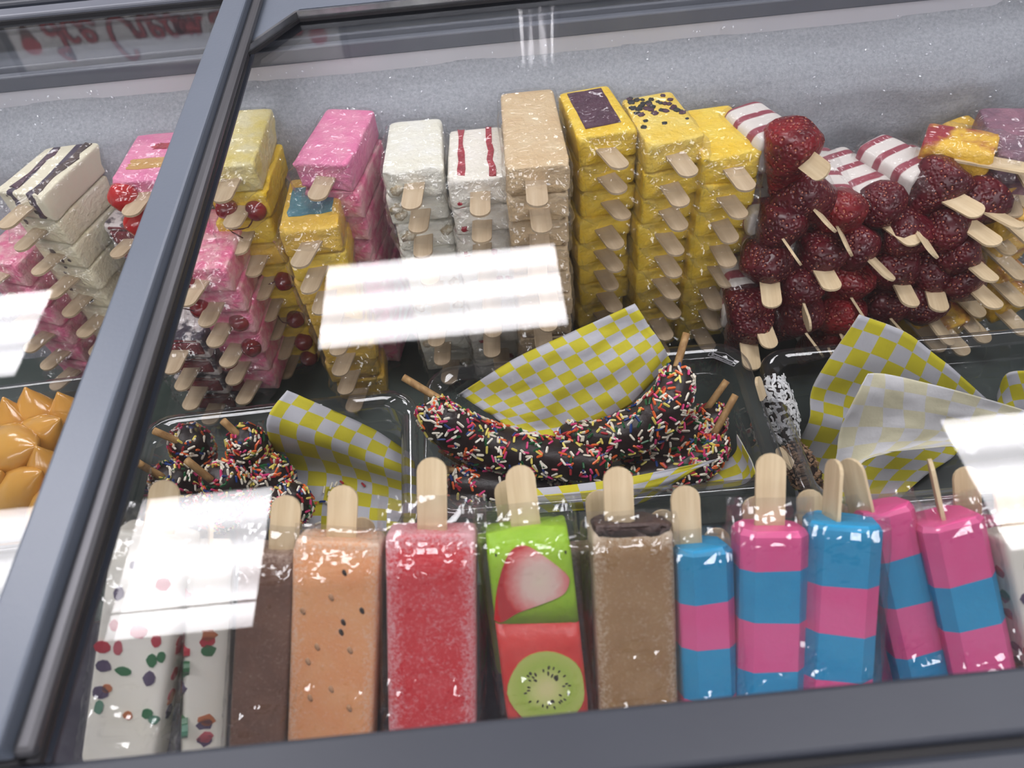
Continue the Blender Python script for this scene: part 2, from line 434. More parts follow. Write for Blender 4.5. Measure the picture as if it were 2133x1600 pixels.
# wall sign, seen mirrored in the glass
sign_white = surf('sign_board_white', srgb(236, 234, 232), srgb(226, 224, 224), .5, 8)
sign_red = surf('sign_red_letter', srgb(208, 84, 84), srgb(196, 72, 74), .5, 30)
sign_dark = surf('sign_outline', srgb(96, 34, 40), None, .5)
sign_frame_m = surf('sign_frame_grey', srgb(96, 98, 104), None, .5)
sgn = empty('wall_sign', Matrix.Translation((-1.60, 4.2, Z(1.20))) @ Matrix.Rotation(math.radians(-2.6), 4, 'Y'))
tag(sgn, 'white banner sign reading Ice Cream Shop in red script between two cones', 'sign')
box('board', -.86, .86, .0, .02, -.17, .16, sign_white, sgn)
for a in ((-.9, .9, .16, .19), (-.9, .9, -.2, -.17), (-.9, -.86, -.17, .16), (.86, .9, -.17, .16)):
    box('sign_frame', a[0], a[1], -.005, .025, a[2], a[3], sign_frame_m, sgn)
LET = {  # script strokes in a unit box
 'I': [[(.55, .95), (.3, .9), (.15, .72), (.45, .72), (.5, .95), (.42, .3), (.2, 0), (-.05, .12), (.1, .3), (.5, .22)]],
 'c': [[(.5, .42), (.3, .5), (.1, .3), (.15, .05), (.4, .0), (.62, .14)]],
 'e': [[(.05, .22), (.4, .3), (.42, .47), (.2, .48), (.08, .2), (.25, .0), (.6, .14)]],
 'C': [[(.78, .78), (.74, .96), (.45, .98), (.15, .6), (.15, .2), (.4, -.02), (.75, .08), (.95, .28)]],
 'r': [[(0, .1), (.15, .48), (.2, .4), (.4, .44), (.36, .1), (.5, .0), (.66, .12)]],
 'a': [[(.48, .4), (.28, .5), (.08, .25), (.2, .0), (.42, .15), (.5, .48), (.48, .08), (.68, .1)]],
 'm': [[(0, .02), (.08, .46), (.12, .1), (.26, .48), (.34, .1), (.36, .02)], [(.36, .1), (.52, .48), (.6, .2), (.62, .04), (.8, .12)]],
 'S': [[(.68, .82), (.5, .98), (.25, .8), (.35, .55), (.6, .3), (.4, .0), (.08, .06), (.05, .22)]],
 'h': [[(.02, .1), (.3, .7), (.28, .96), (.16, .8), (.12, .02)], [(.12, .2), (.34, .48), (.42, .3), (.42, .05), (.62, .12)]],
 'o': [[(.3, .48), (.1, .34), (.12, .05), (.34, .0), (.48, .25), (.35, .48), (.62, .4)]],
 'p': [[(.02, .3), (.18, .48), (.1, -.4), (.16, .3), (.4, .48), (.48, .2), (.3, .0), (.14, .1)]],
}
def ribbon(P3, half, y0, y1):
    rings = []
    seg = 5 * (len(P3) - 1)
    for i in range(seg + 1):
        s = i / seg; c = crom(P3, s); d = crom(P3, min(s + .01, 1)) - crom(P3, max(s - .01, 0))
        nrm = Vector((-d.z, 0, d.x)).normalized() * half
        rings.append([c + nrm + Vector((0, y0, 0)), c + nrm + Vector((0, y1, 0)), c - nrm + Vector((0, y1, 0)), c - nrm + Vector((0, y0, 0))])
    return loft(rings)
for word, wx0, wx1 in (('Ice', -.656, -.40), ('Cream', -.35, .155), ('Shop', .20, .66)):
    xs = 0.0; lay = []
    for ch in word:
        lay.append((ch, xs)); xs += max(x for st in LET[ch] for x, z in st) * .93
    k_ = (wx1 - wx0) / xs
    for ch, x0_ in lay:
        for st in LET[ch]:
            P3 = [Vector((wx0 + (x0_ + x) * k_, 0, -.10 + z * .215)) for x, z in st]
            V, F = ribbon(P3, .0150, -.004, 0); put('letter_outline', mesh('letter_outline', V, F, False), sign_dark, sgn)
            V, F = ribbon(P3, .0085, -.008, -.003); put('letter', mesh('letter', V, F, False), sign_red, sgn)
for cx in (-.765, .745):
    V, F = loft([[Vector((cx + r * math.cos(-k * math.pi / 5), y, .02 + r * 1.05 * math.sin(-k * math.pi / 5))) for k in range(10)] for r, y in ((.05, 0), (.046, -.006))])
    put('ice_cream_scoop', mesh('ice_cream_scoop', V, F, False), sign_red, sgn)
    V = [(cx - .04, 0, -.01), (cx + .04, 0, -.01), (cx, 0, -.12), (cx - .04, -.005, -.01), (cx + .04, -.005, -.01), (cx, -.005, -.12)]
    put('cone', mesh('cone', V, [(0, 1, 2), (5, 4, 3), (0, 3, 4, 1), (1, 4, 5, 2), (2, 5, 3, 0)], False), surf('cone_brown', srgb(120, 78, 64), None, .6), sgn)

# counter behind the freezer with a stack of upturned clear cups
cnt = empty('back_counter', Matrix.Translation((0, 1.22, 0)))
tag(cnt, 'grey service counter standing behind the freezer, carrying the cups', 'counter')
box('counter_body', -1.2, 1.4, -.16, .24, 0, .90, surf('counter_grey', srgb(140, 142, 148), None, .6), cnt)
box('counter_top', -1.22, 1.42, -.18, .26, .90, .93, grey_mid, cnt, .005)
cup_r = [[Vector((r * math.cos(-2 * math.pi * k / 24), r * math.sin(-2 * math.pi * k / 24), z)) for k in range(24)] for r, z in ((.042, 0), (.0435, .003), (.041, .006), (.034, .09), (.033, .093), (.030, .093))]
V, F = loft(cup_r, False, True)
cup_me = mesh('cup', V, F)
NC = 12
CUPS = ['bottom', 'second', 'third', 'fourth', 'fifth', 'sixth', 'seventh', 'eighth', 'ninth', 'tenth', 'eleventh', 'top']
for k in range(NC):
    o = put('clear_cup', cup_me, pet_cup, None, Matrix.Translation((.093, 1.2, +.931 + k * .0147)))
    tag(o, f'upturned clear plastic cup, {CUPS[k]} one upward in the stack behind the freezer', 'cup', 'stacked clear cups')

# ------------------------------------------------------------------ the freezer
GZ = Z(-.335)          # underside of the lids
FLO = Z(-.655)         # inner floor
YB, YF, XL, XR = .735, .10, -1.0, .62
fz = empty('chest_freezer', Matrix.Translation((0, .4, 0)))
tag(fz, 'grey chest freezer with white frosted liner and sliding glass lids', 'freezer')
fzi = Matrix.Translation((0, -.4, 0))
def fbox(name, *a, bev=0.0):
    o = box(name, *a, fz, bev); o.matrix_local = fzi; return o
fbox('inner_floor', XL, XR, YF, YB, FLO - .02, FLO, floor_liner)
fbox('inner_back_wall', XL, XR, YB, YB + .03, FLO, Z(-.3605), white_liner)
fbox('inner_front_wall', XL, XR, YF - .03, YF, FLO, Z(-.345), white_liner)
fbox('inner_end_wall', XR, XR + .03, YF, YB, FLO, Z(-.345), white_liner)
fbox('inner_end_wall', XL - .03, XL, YF, YB, FLO, Z(-.345), white_liner)
fbox('outer_panel', XL - .1, XR + .1, -.06, -.03, .02, Z(-.36), grey_dark)
fbox('outer_panel', XL - .1, XR + .1, .96, .99, .02, Z(-.36), grey_dark)
fbox('outer_panel', XR + .1, XR + .13, -.06, .99, .02, Z(-.36), grey_dark)
fbox('outer_panel', XL - .13, XL - .1, -.06, .99, .02, Z(-.36), grey_dark)
fbox('back_rim_lip', XL, XR + .1, YB - .001, .743, Z(-.3605), Z(-.3455), grey_mid, bev=.0015)
fbox('back_rim_groove', XL, XR + .1, .743, .758, Z(-.366), Z(-.362), black_seal)
fbox('back_rim', XL, XR + .1, .758, .99, Z(-.366), Z(-.347), grey_mid, bev=.0015)
fbox('front_rim', XL - .1, XR + .1, .0735, .0985, Z(-.36), Z(-.328), grey_dark, bev=.002)
fbox('front_rim_groove', XL - .1, XR + .1, .070, .0735, Z(-.36), Z(-.335), black_seal)
fbox('front_rim', XL - .1, XR + .1, .043, .070, Z(-.36), Z(-.331), grey_dark, bev=.003)
fbox('front_rim', XL - .1, XR + .1, -.06, .043, Z(-.36), Z(-.332), grey_dark, bev=.004)

# frost bank on the back wall
NX, NZ = 150, 44
prof = [(Z(-.3605), .7362), (Z(-.376), .7350), (Z(-.388), .718), (Z(-.402), .696), (Z(-.42), .684), (Z(-.46), .678), (Z(-.52), .672), (FLO, .665)]
def fy(z):
    for (z0, y0), (z1, y1) in zip(prof, prof[1:]):
        if z <= z0 and z >= z1: return y0 + (y1 - y0) * (z0 - z) / (z0 - z1)
    return prof[-1][1]
V = []; F = []
for j in range(NZ + 1):
    s = (j / NZ) ** 1.5
    z = Z(-.3605) + (FLO - Z(-.3605)) * s
    for i in range(NX + 1):
        x = XL + (XR - XL) * i / NX
        w = min(1, j / 6)
        lump = noise.noise(Vector((x * 9, z * 9, 1))) * .010 + noise.noise(Vector((x * 40, z * 40, 5))) * .003 + noise.noise(Vector((x * 130, z * 130, 3))) * .0016
        corner = .05 * max(0, (x - (XR - .12)) / .12) ** 2
        V.append((x, min(.7365, fy(z) + w * lump * min(1, max(0, (Z(-.372) - z) / .02)) - w * corner), z))
for j in range(NZ):
    for i in range(NX):
        a = j * (NX + 1) + i
        F.append((a, a + NX + 1, a + NX + 2, a + 1))
o = put('frost_bank', mesh('frost_bank', V, F), frost, fz); o.matrix_local = fzi
# glinting ice crystals caught in the frost
random.seed(5)
Vc = []; Fc = []
for i in range(420):
    x = random.uniform(-.62, XR - .02); z = Z(-.366 - random.random() ** 1.5 * .09)
    y = fy(z) - .0015 + noise.noise(Vector((x * 9, z * 9, 1))) * .010
    s = random.uniform(.0004, .0011); c = Vector((x, y, z)); b = len(Vc)
    q = Matrix.Rotation(random.uniform(0, 6), 3, Vector((random.random(), random.random(), random.random() + .1)))
    for d in ((1, 0, 0), (-1, 0, 0), (0, 1, 0), (0, -1, 0), (0, 0, 1.6), (0, 0, -1.6)): Vc.append(c + q @ (Vector(d) * s))
    Fc += [tuple(b + k for k in f) for f in ((0, 2, 4), (2, 1, 4), (1, 3, 4), (3, 0, 4), (2, 0, 5), (1, 2, 5), (3, 1, 5), (0, 3, 5))]
o = put('ice_crystals', mesh('ice_crystals', Vc, Fc, False), ice_sparkle, fz); o.matrix_local = fzi; o['kind'] = 'stuff'

# lids
rl = empty('glass_lid', Matrix.Translation((.25, .45, GZ)))
tag(rl, 'wide glass lid with a cut-corner frame, right of the diagonal bar', 'glass lid')
ri = rl.matrix_world.inverted()
def lid(parent, o): o.parent = parent; o.matrix_local = parent.matrix_world.inverted(); return o
lid(rl, box('glass_pane', -.226, XR + .1, .099, .805, GZ, GZ + .004, glass))
T0, T1 = GZ + .0042, GZ + .012
lid(rl, prism('back_frame', [(-.211, .699), (-.1675, .766), (XR + .1, .766), (XR + .1, .812), (-.211, .812)], T0, T1, grey_frame))
lid(rl, prism('edge_bead', [(-.2115, .6925), (-.1692, .7585), (XR + .1, .7585), (XR + .1, .7615), (-.1708, .7615), (-.2115, .6975)], T0, T1 + .001, metal_edge))
lid(rl, prism('rubber_seal', [(-.2115, .6885), (-.1682, .7560), (XR + .1, .7560), (XR + .1, .7583), (-.1694, .7583), (-.2115, .6923)], T0 - .0001, T0 + .003, black_seal))
lid(rl, box('side_frame', -.2305, -.2165, .099, .812, T0, T1 - .004, metal_dull))
lid(rl, box('rubber_seal', -.2165, -.2125, .099, .812, T0, T0 + .0035, black_seal))
lid(rl, box('edge_bead', -.2125, -.2075, .099, .694, T0, T0 + .0045, metal_dull))
lid(rl, box('edge_bead', -.2065, -.2035, .099, .696, T0, T0 + .002, grey_dark))
ll = empty('glass_lid', Matrix.Translation((-.6, .45, GZ + .012)))
tag(ll, 'narrow glass lid left of the diagonal bar, carrying that bar', 'glass lid')
G2 = GZ + .0125
lid(ll, box('glass_pane', XL, -.236, .099, .790, G2 + .002, G2 + .006, glass))
lid(ll, box('side_bar', -.2375, -.2140, .099, .86, G2, G2 + .014, grey_frame, None, .002))
lid(ll, box('side_bar_skirt', -.2140, -.2040, .099, .86, G2, G2 + .007, metal_dull, None, .003))
lid(ll, box('back_frame', XL, -.2375, .787, .805, G2, G2 + .012, grey_mid, None, .002))
lid(ll, box('rubber_seal', XL, -.2375, .784, .787, G2, G2 + .008, black_seal))
lid(ll, box('back_groove', XL, -.2375, .805, .812, G2, G2 + .004, black_seal))
lid(ll, box('back_frame', XL, -.2375, .812, .86, G2, G2 + .014, grey_dark, None, .003))
fbox('back_track', -.2185, XR + .1, .8125, .8225, Z(-.347), Z(-.332), black_seal)
fbox('back_track', -.2185, XR + .1, .8225, .99, Z(-.347), Z(-.322), grey_dark, bev=.003)

# ------------------------------------------------------------------ ice bar kit
def body_mesh(L, W, T, e=13, lump=.0014, seed=0, n=32, taper=.06, frontlump=1.8):
    ys = [.0008, 0, 0, .0008, .003, .008, L * .25, L * .5, L * .75, L - .004, L - .001, L]
    sc = [.28, .62, .88, .96, .99, 1, 1, .99, .98, .975, .95, .90]
    rings = []
    for y, s in zip(ys, sc):
        tp = 1 - taper * y / L
        r = sell(W * s * tp, T * s, e if s > .7 else 4, n, 0, T / 2, y)
        for p in r:
            fw = frontlump if y < .009 else .35
            q = noise.noise_vector(Vector((p.x * 90 + seed * 7, p.y * 75, p.z * 130))) + .6 * noise.noise_vector(Vector((p.x * 260 + seed * 7, p.y * 200, p.z * 300)))
            p += q * lump * fw
        rings.append(r)
    return loft(rings)
STICK_W, STICK_T = .0178, .0022
def stick_mesh(out=.032, inn=.03, w=STICK_W, t=STICK_T):
    pts = []
    r = w / 2
    for k in range(9):
        a = math.pi + math.pi * k / 8
        pts.append((r * math.cos(a), -out + r * .9 + r * .9 * math.sin(a)))
    pts += [(r, inn), (-r, inn)]
    n = len(pts)
    V = [(x, y, -t / 2) for x, y in pts] + [(x, y, t / 2) for x, y in pts]
    F = [tuple(range(n - 1, -1, -1)), tuple(range(n, 2 * n))] + [(k, (k + 1) % n, n + (k + 1) % n, n + k) for k in range(n)]
    return mesh('stick', V, F, False)
STICK = stick_mesh()
STICK_S = stick_mesh(.026)
STICK_L = stick_mesh(.042, .03)
def wrap_mesh(L, W, T, seed, e=5, n=36, back=.004, front=.022, puff=.0026):
    rings = []
    prof_ = [(-front, .80, .55), (-front * .75, .9, .7), (-front * .5, .96, .8), (-front * .25, 1.0, .92), (-.001, 1.02, 1.02)] + [(L * t / 11, 1.03 - .01 * t / 11, 1.05) for t in range(1, 11)] + [(L, 1.0, 1.03), (L + back, .95, .8)]
    for y, sw, st in prof_:
        r = sell((W + .003) * sw, (T + .0015) * st, e, n, 0, T / 2, y)
        for p in r:
            q = noise.noise_vector(Vector((p.x * 60 + seed * 3.1, p.y * 60 + seed, p.z * 60))) + .55 * noise.noise_vector(Vector((p.x * 170 + seed, p.y * 170, p.z * 170)))
            amp = puff if y > 0 else puff * 2.2
            p += Vector((q.x * amp, q.y * amp * .8, max(-.0006, q.z) * amp * .8))
        rings.append(r)
    V, F = loft(rings, False, True)
    return mesh('wrapper', V, F)
PW, PT = .0535, .0288
BODY = {}; WRAP = {}
def stock(L, W=PW, T=PT, kind='bar'):
    k = (round(L, 3), W, T)
    if k not in BODY:
        BODY[k] = []; WRAP[k] = []
        for s in range(3):
            V, F = body_mesh(L, W, T, 4.2 if T > .03 else 13, seed=s + len(BODY) * 3)
            BODY[k].append(mesh('ice_body', V, F))
            WRAP[k].append(wrap_mesh(L, W, T, s + len(BODY) * 5))
    return BODY[k], WRAP[k]

def blob_mesh(name, r, seed, n=10, m=6, amp=.25, sq=(1, 1, 1)):
    rings = []
    for j in range(1, m):
        a = math.pi * j / m
        rings.append([Vector((r * math.sin(a) * math.cos(-2 * math.pi * k / n) * sq[0], -r * math.cos(a) * sq[1], r * math.sin(a) * math.sin(-2 * math.pi * k / n) * sq[2])) for k in range(n)])
    for rg in rings:
        for p in rg: p *= 1 + amp * noise.noise(p / r * 1.6 + Vector((seed, seed * 2, 0)))
    V, F = loft(rings)
    return mesh(name, V, F)
CHERRY = blob_mesh('cherry', .0102, 2, 22, 16, .08)
NUT = [blob_mesh('nut_piece', .006, s, 8, 5, .7, (1.2, .6, 1)) for s in range(3)]
BERRY = blob_mesh('berry_piece', .0022, 1, 8, 4, .3, (1.3, 1.6, .35))

def slab(name, x0, x1, y0, y1, z, h, m, parent, jag=.0006, seed=0):
    # thin inlay on a bar's face, with an uneven outline
    n = 14; pts = []
    per = [(x0 + (x1 - x0) * t, y0) for t in [k / 4 for k in range(4)]] + [(x1, y0 + (y1 - y0) * k / 6) for k in range(6)] + [(x1 + (x0 - x1) * k / 4, y1) for k in range(4)] + [(x0, y1 + (y0 - y1) * k / 6) for k in range(6)]
    per = [(x + jag * noise.noise(Vector((x * 300, y * 300, seed))) * 2, y + jag * noise.noise(Vector((x * 300, y * 300, seed + 9))) * 2) for x, y in per]
    n = len(per)
    V = [(x, y, z - .002) for x, y in per] + [(x, y, z + h) for x, y in per]
    F = [tuple(range(n - 1, -1, -1)), tuple(range(n, 2 * n))] + [(k, (k + 1) % n, n + (k + 1) % n, n + k) for k in range(n)]
    return put(name, mesh(name, V, F, False), m, parent)

def bar(M, L, mat_, rnd, name='ice_cream_bar', W=PW, T=PT, wrapped=True, stick_x=0.0, stick_yaw=0.0, stick=STICK, zs=None):
    e = empty(name, M)
    b, w = stock(L, W, T)
    k = rnd.randrange(3)
    put('ice_body', b[k], mat_, e)
    st = put('stick', stick, wood_damp, e, Matrix.Translation((stick_x, rnd.uniform(-.002, .002), zs if zs is not None else T * .48)) @ Matrix.Rotation(stick_yaw + rnd.uniform(-.05, .05), 4, 'Z') @ Matrix.Rotation(rnd.uniform(-.08, .08), 4, 'Y') @ Matrix.Rotation(rnd.uniform(-.03, .06), 4, 'X'))  # wood_damp is the birch darkened for shade and film in the stacks
    if wrapped: put('wrapper', w[rnd.randrange(3)], film, e)
    return e

ORD = ['topmost', 'second', 'third', 'fourth', 'fifth', 'sixth', 'seventh', 'eighth', 'ninth', 'tenth', 'eleventh', 'twelfth']
def column(F, B, k, n, mats, desc, where, group, deco=None, seed=0, Lmin=.08, jit=.0022, Lfix=None, syaw=0.0, T=PT, W=PW, drift=(0, 0)):
    rnd = random.Random(seed)
    f = at_z(F[0], F[1], -k); b = at_z(B[0], B[1], -k)
    d = (b - f); L = Lfix or max(Lmin, d.length + .004); L = round(L / .005) * .005
    d.normalize()
    lst = []
    for i in range(n):
        z = Z(-k) - (i + 1) * (T + .0004)
        if z < FLO - .002: break
        yaw = rnd.uniform(-.05, .05) if i else 0
        dd = Matrix.Rotation(yaw, 3, 'Z') @ d
        p = Vector((f.x + rnd.uniform(-jit, jit) * (i > 0) + drift[0] * i, f.y + rnd.uniform(-jit, jit) * (i > 0) + drift[1] * i, z))
        M = frame(p, Vector((dd.x, dd.y, 0)), Vector((0, 0, 1)))
        e = bar(M, L, mats[min(i, len(mats) - 1)], rnd, stick_x=rnd.uniform(-.003, .003), stick_yaw=syaw, W=W, T=T)
        o_ = 'top bar' if i == 0 else ORD[i] + ' bar down'
        tag(e, f'{desc}, {o_} of {where}', 'ice cream bar', group)
        if deco: deco(e, i, L, rnd)
        lst.append(e)
    return lst

# decorations
def d_cherry(mat_, both=False, stem=True):
    def f(e, i, L, rnd):
        if rnd.random() < .25: return
        for sx in ((-1, 1) if both and i % 3 == 1 else (rnd.choice((-1, 1)),)):
            c = put('cherry', CHERRY, mat_, e, Matrix.Translation((sx * rnd.uniform(.012, .020), rnd.uniform(-.004, .003), PT * rnd.uniform(.35, .65))) @ Matrix.Rotation(rnd.uniform(0, 6), 4, 'Y'))
            if stem and rnd.random() < .45:
                P = [Vector((0, -.006, 0)), Vector((sx * .008, -.012, -.010)), Vector((sx * .006, -.013, -.026))]
                tube('cherry_stem', P, .0007, 5, 6, stem_m, c)
    return f
def d_cherry_cap(e, i, L, rnd):
    put('cherry', CHERRY, cherry_b, e, Matrix.Translation((-.018, -.004, PT * .5)) @ Matrix.Scale(1.35, 4))
    if i == 0: slab('caramel_patch', -.016, .022, .018, .034, PT, .0004, I_caramel, e, .002, 3)
    if i == 0: slab('jam_swirl', .0, .02, .05, .058, PT, .0003, I_jam, e, .002, 8)
def d_nuts(e, i, L, rnd):
    for q in range(2 if i else 1):
        sx = -1 if i < 2 else rnd.choice((-1, 1))
        put('nut_piece', NUT[rnd.randrange(3)], I_nut, e, Matrix.Translation((sx * rnd.uniform(.014, .021), .0005, PT * rnd.uniform(.3, .7))))
def d_stripes(e, i, L, rnd):
    if i == 0:
        for x in (-.0135, .0125):
            slab('jam_stripe', x - .0028, x + .0028, .003, L * .99, PT, .0005, I_jam, e, .0012, x * 100)
    for q in range(2):
        put('jam_dab', BERRY, I_jam, e, Matrix.Translation((rnd.uniform(-.02, .02), .0008, PT * rnd.uniform(.05, .2))) @ Matrix.Rotation(1.57, 4, 'X') @ Matrix.Scale(1.5, 4))
def d_panel(e, i, L, rnd):
    if i == 0: slab('jelly_panel', -.017, .016, .014, L * .94, PT, .0004, I_purple, e, .0003)
def d_berries(e, i, L, rnd):
    if i == 0:
        for q in range(40):
            y = L * (.98 - .62 * rnd.random() ** 1.3)
            put('berry_piece', BERRY, black_seal if q % 3 else I_purple, e, Matrix.Translation((rnd.uniform(-.022, .022), y, PT)) @ Matrix.Rotation(rnd.uniform(0, 3), 4, 'Z') @ Matrix.Scale(rnd.uniform(.6, 1.3), 4))
def d_blue(e, i, L, rnd):
    if i == 0: slab('blue_gel_patch', -.02, .02, .022, L * .8, PT, .0004, I_blue, e, .0016, 4)
def d_berrybar(e, i, L, rnd):
    slab('jam_filling', -.019, .019, -.0012, .02, PT * .94, .0003, I_redbar, e)
    me = box_mesh('jam_filling', -.021, .021, -.0022, .004, PT * .22, PT * .78, .002)
    put('jam_filling', me, I_redbar, e)
def d_cookie(e, i, L, rnd):
    for q in range(4):
        put('cookie_crumb', BERRY, I_dark, e, Matrix.Translation((rnd.uniform(-.024, .024), .0006, PT * rnd.uniform(.15, .9))) @ Matrix.Rotation(1.57, 4, 'X') @ Matrix.Scale(rnd.uniform(.5, 1.4), 4))
    if i == 0:
        slab('jam_swirl', -.012, -.006, .008, L * .8, PT, .0004, I_purple, e, .003, 2)
        slab('cookie_streak', .012, .02, .004, L * .95, PT, .0004, I_dark, e, .003, 6)

column((466, 345), (512, 232), .385, 11, [I_pale, I_yellow, I_yellow, I_orange, I_yellow], 'yellow cream bar with cherries', 'the cherry stack by the diagonal bar', 'yellow cherry bars', d_cherry(cherry_m, True), 1, syaw=-.1, drift=(-.0008, -.0006))
column((410, 560), (440, 500), .455, 7, [I_pinkred], 'pink cream bar with cherries', 'the pink stack by the diagonal bar', 'pink cherry bars', d_cherry(cherry_m, False), 2, syaw=-.15, Lfix=.09)
column((368, 705), (392, 650), .53, 5, [I_berry], 'black and white berry bar', 'the low stack by the diagonal bar', 'black and white berry bars', d_berrybar, 3, Lfix=.09, syaw=-.12)
column((640, 478), (652, 395), .42, 9, [I_orange, I_yellow, I_orange], 'orange yellow bar', 'the stack left of the pink bars', 'orange yellow bars', d_blue, 4, syaw=-.25)
column((666, 340), (728, 228), .385, 11, [I_pink, I_pinkred], 'bright pink bar', 'the stack between yellow and white bars', 'bright pink bars', None, 5, jit=.003)
column((858, 353), (864, 260), .385, 11, [I_white], 'white coconut bar with nuts', 'the stack right of the pink bars', 'white coconut bars', d_nuts, 6, syaw=-.05)
column((995, 372), (990, 268), .392, 10, [I_cream], 'white bar with red jam', 'the stack left of the tan bars', 'white bars with red jam', d_stripes, 7)
column((1120, 345), (1097, 190), .37, 11, [I_tan], 'tan coffee bar', 'the tan stack in the back row', 'tan coffee bars', None, 8)
column((1268, 278), (1226, 204), .38, 11, [I_yellow], 'yellow mango bar', 'the stack right of the tan bars', 'yellow mango bars', d_panel, 9, syaw=.15)
column((1410, 292), (1352, 203), .385, 11, [I_yellow2, I_yellow], 'yellow speckled bar', 'the middle one of three yellow stacks', 'yellow speckled bars', d_berries, 10, syaw=.1)
column((1527, 322), (1478, 236), .40, 10, [I_yellow], 'plain yellow bar', 'the stack left of the strawberries', 'plain yellow bars', None, 11, syaw=.1)
column((35, 402), (160, 292), .40, 9, [I_cookie_ripple, I_cookie], 'cookies and cream bar', 'the stack at far left behind glass', 'cookies and cream bars', d_cookie, 12, syaw=-.1)
column((-15, 545), (45, 490), .47, 7, [I_pinkred], 'pink rippled bar', 'the low stack at the left edge', 'pink rippled bars', None, 13, Lfix=.09, syaw=-.2)
column((285, 375), (330, 285), .40, 2, [I_pink], 'pink bar with a red cherry', 'the pair by the diagonal bar', 'pink bars with red cherries', d_cherry_cap, 14, syaw=-.2)
column((262, 470), (300, 415), .455, 7, [I_berry], 'dark berry bar', 'the stack hidden by the diagonal bar', 'dark berry bars', d_berrybar, 15, Lfix=.09, syaw=-.25)

column((2150, 322), (2112, 252), .43, 2, [ice('plum_ice', (120, 84, 104), (160, 110, 128))], 'plum purple bar', 'the pair at the right edge', 'plum purple bars', None, 16)

# ------------------------------------------------------------------ strawberry bars
def strawberry_mesh(seed, L=.062, R=.0222):
    pr = [(0, .25), (.03, .6), (.10, .88), (.22, 1.0), (.38, .95), (.55, .78), (.72, .56), (.87, .34), (.96, .17), (1, .06)]
    rings = []
    for s, r in pr:
        rg = [Vector((R * r * math.cos(-2 * math.pi * k / 18), L * (s - .42), R * r * .9 * math.sin(-2 * math.pi * k / 18))) for k in range(18)]
        for p in rg: p += noise.noise_vector(p * 42 + Vector((seed * 3.3, 0, seed))) * .0050
        rings.append(rg)
    V, F = loft(rings)
    return mesh('strawberry', V, F)
SBM = [strawberry_mesh(s) for s in range(5)]
def sbar(u, v, y, su, sv, ang, label, k, size=1.0, body=I_ripple, berry=True, bodyL=.085, bw=.046, group='strawberry cream bars', yaw=None, back=None, stick_roll=0.0, name='strawberry_bar'):
    rnd = random.Random(k * 13 + 5)
    c = at_y(u, v, y)                       # centre of the berry
    s = at_y(su, sv, y - .034)              # stick end, nearer the viewer
    fd = (s - c); fd.z = max(min(fd.z, .004), -.02); fd.normalize()
    if yaw is not None: fd = Vector((math.sin(yaw), -math.cos(yaw), -.15)).normalized()
    if back: bodyL = round(max(.06, (c - at_z(back[0], back[1], c.z - CAMZ - .002)).length - .012) / .005) * .005
    if back: fd = (c - at_z(back[0], back[1], c.z - CAMZ - .002)).normalized()
    bd = -fd
    M = frame(c + fd * .004, bd, Vector((0, 0, 1)))
    e = empty(name, M)
    tag(e, label, 'ice cream bar', group)
    T = .034
    b, w = stock(bodyL, bw, T)
    off = Matrix.Translation((0, .012 if berry else 0, -T / 2))
    put('ice_body', b[rnd.randrange(3)], body, e, off)
    put('wrapper', w[rnd.randrange(3)], film, e, off)
    if berry:
        # berry pressed on the front, its point turned by ang in the front plane
        A = Matrix.Rotation(ang, 4, 'Y') @ Matrix.Rotation(-1.45, 4, 'X') @ Matrix.Rotation(rnd.uniform(0, 6), 4, 'Y') @ Matrix.Scale(size, 4)
        put('strawberry', SBM[k % 5], SB[0 if rnd.random() < .65 else 1], e, Matrix.Translation((0, .0, 0)) @ A)
    sm = STICK_L if berry else STICK
    sloc = Vector((0, -.006, 0))
    tgt = M.inverted() @ s
    put('stick', sm, wood, e, Matrix.Translation((max(-.016, min(.016, tgt.x * .8)), .0, max(-.012, min(.012, tgt.z * .8)))) @ Matrix.Translation((0, -.010 if berry else 0, 0)) @ Matrix.Rotation(stick_roll, 4, 'Y'))
    return e
ROWS = [  # strawberry centre, stick end, point angle, stick roll
 [(1635, 322, 1690, 335, 0.1, -.9), (1939, 389, 2005, 425, .6, -.35)],
 [(1676, 410, 1712, 452, -1.1, .75), (1736, 450, 1757, 497, .3, .95), (2020, 420, 2090, 455, .9, .2)],
 [(1615, 474, 1645, 518, 0.3, .95), (1780, 505, 1830, 555, -1.2, .5), (1895, 484, 1932, 503, -1.3, .7), (1980, 470, 2050, 480, -1.2, -.15)],
 [(1598, 548, 1605, 605, -.5, -.2), (1696, 538, 1722, 575, .3, -.1), (1750, 585, 1785, 640, .1, 1.0), (1861, 561, 1885, 608, -.4, .15), (1936, 568, 1950, 618, -.3, 0), (1992, 520, 2040, 560, -.9, .1)],
 [(1568, 625, 1592, 688, -1.5, .1), (1655, 597, 1675, 650, .2, 1.4), (1828, 640, 1868, 685, .3, 1.1), (1912, 625, 1960, 690, -.7, .3), (2003, 575, 2050, 615, -.8, 0)],
 [(1554, 679, 1562, 735, .3, .1), (1649, 655, 1690, 710, .5, 1.0), (1740, 660, 1765, 715, .1, .8), (1712, 700, 1735, 745, .4, 1.1)],
]
ys = [.575, .565, .555, .545, .535, .525]
NTH = ['first', 'second', 'third', 'fourth', 'fifth', 'sixth']
k = 0
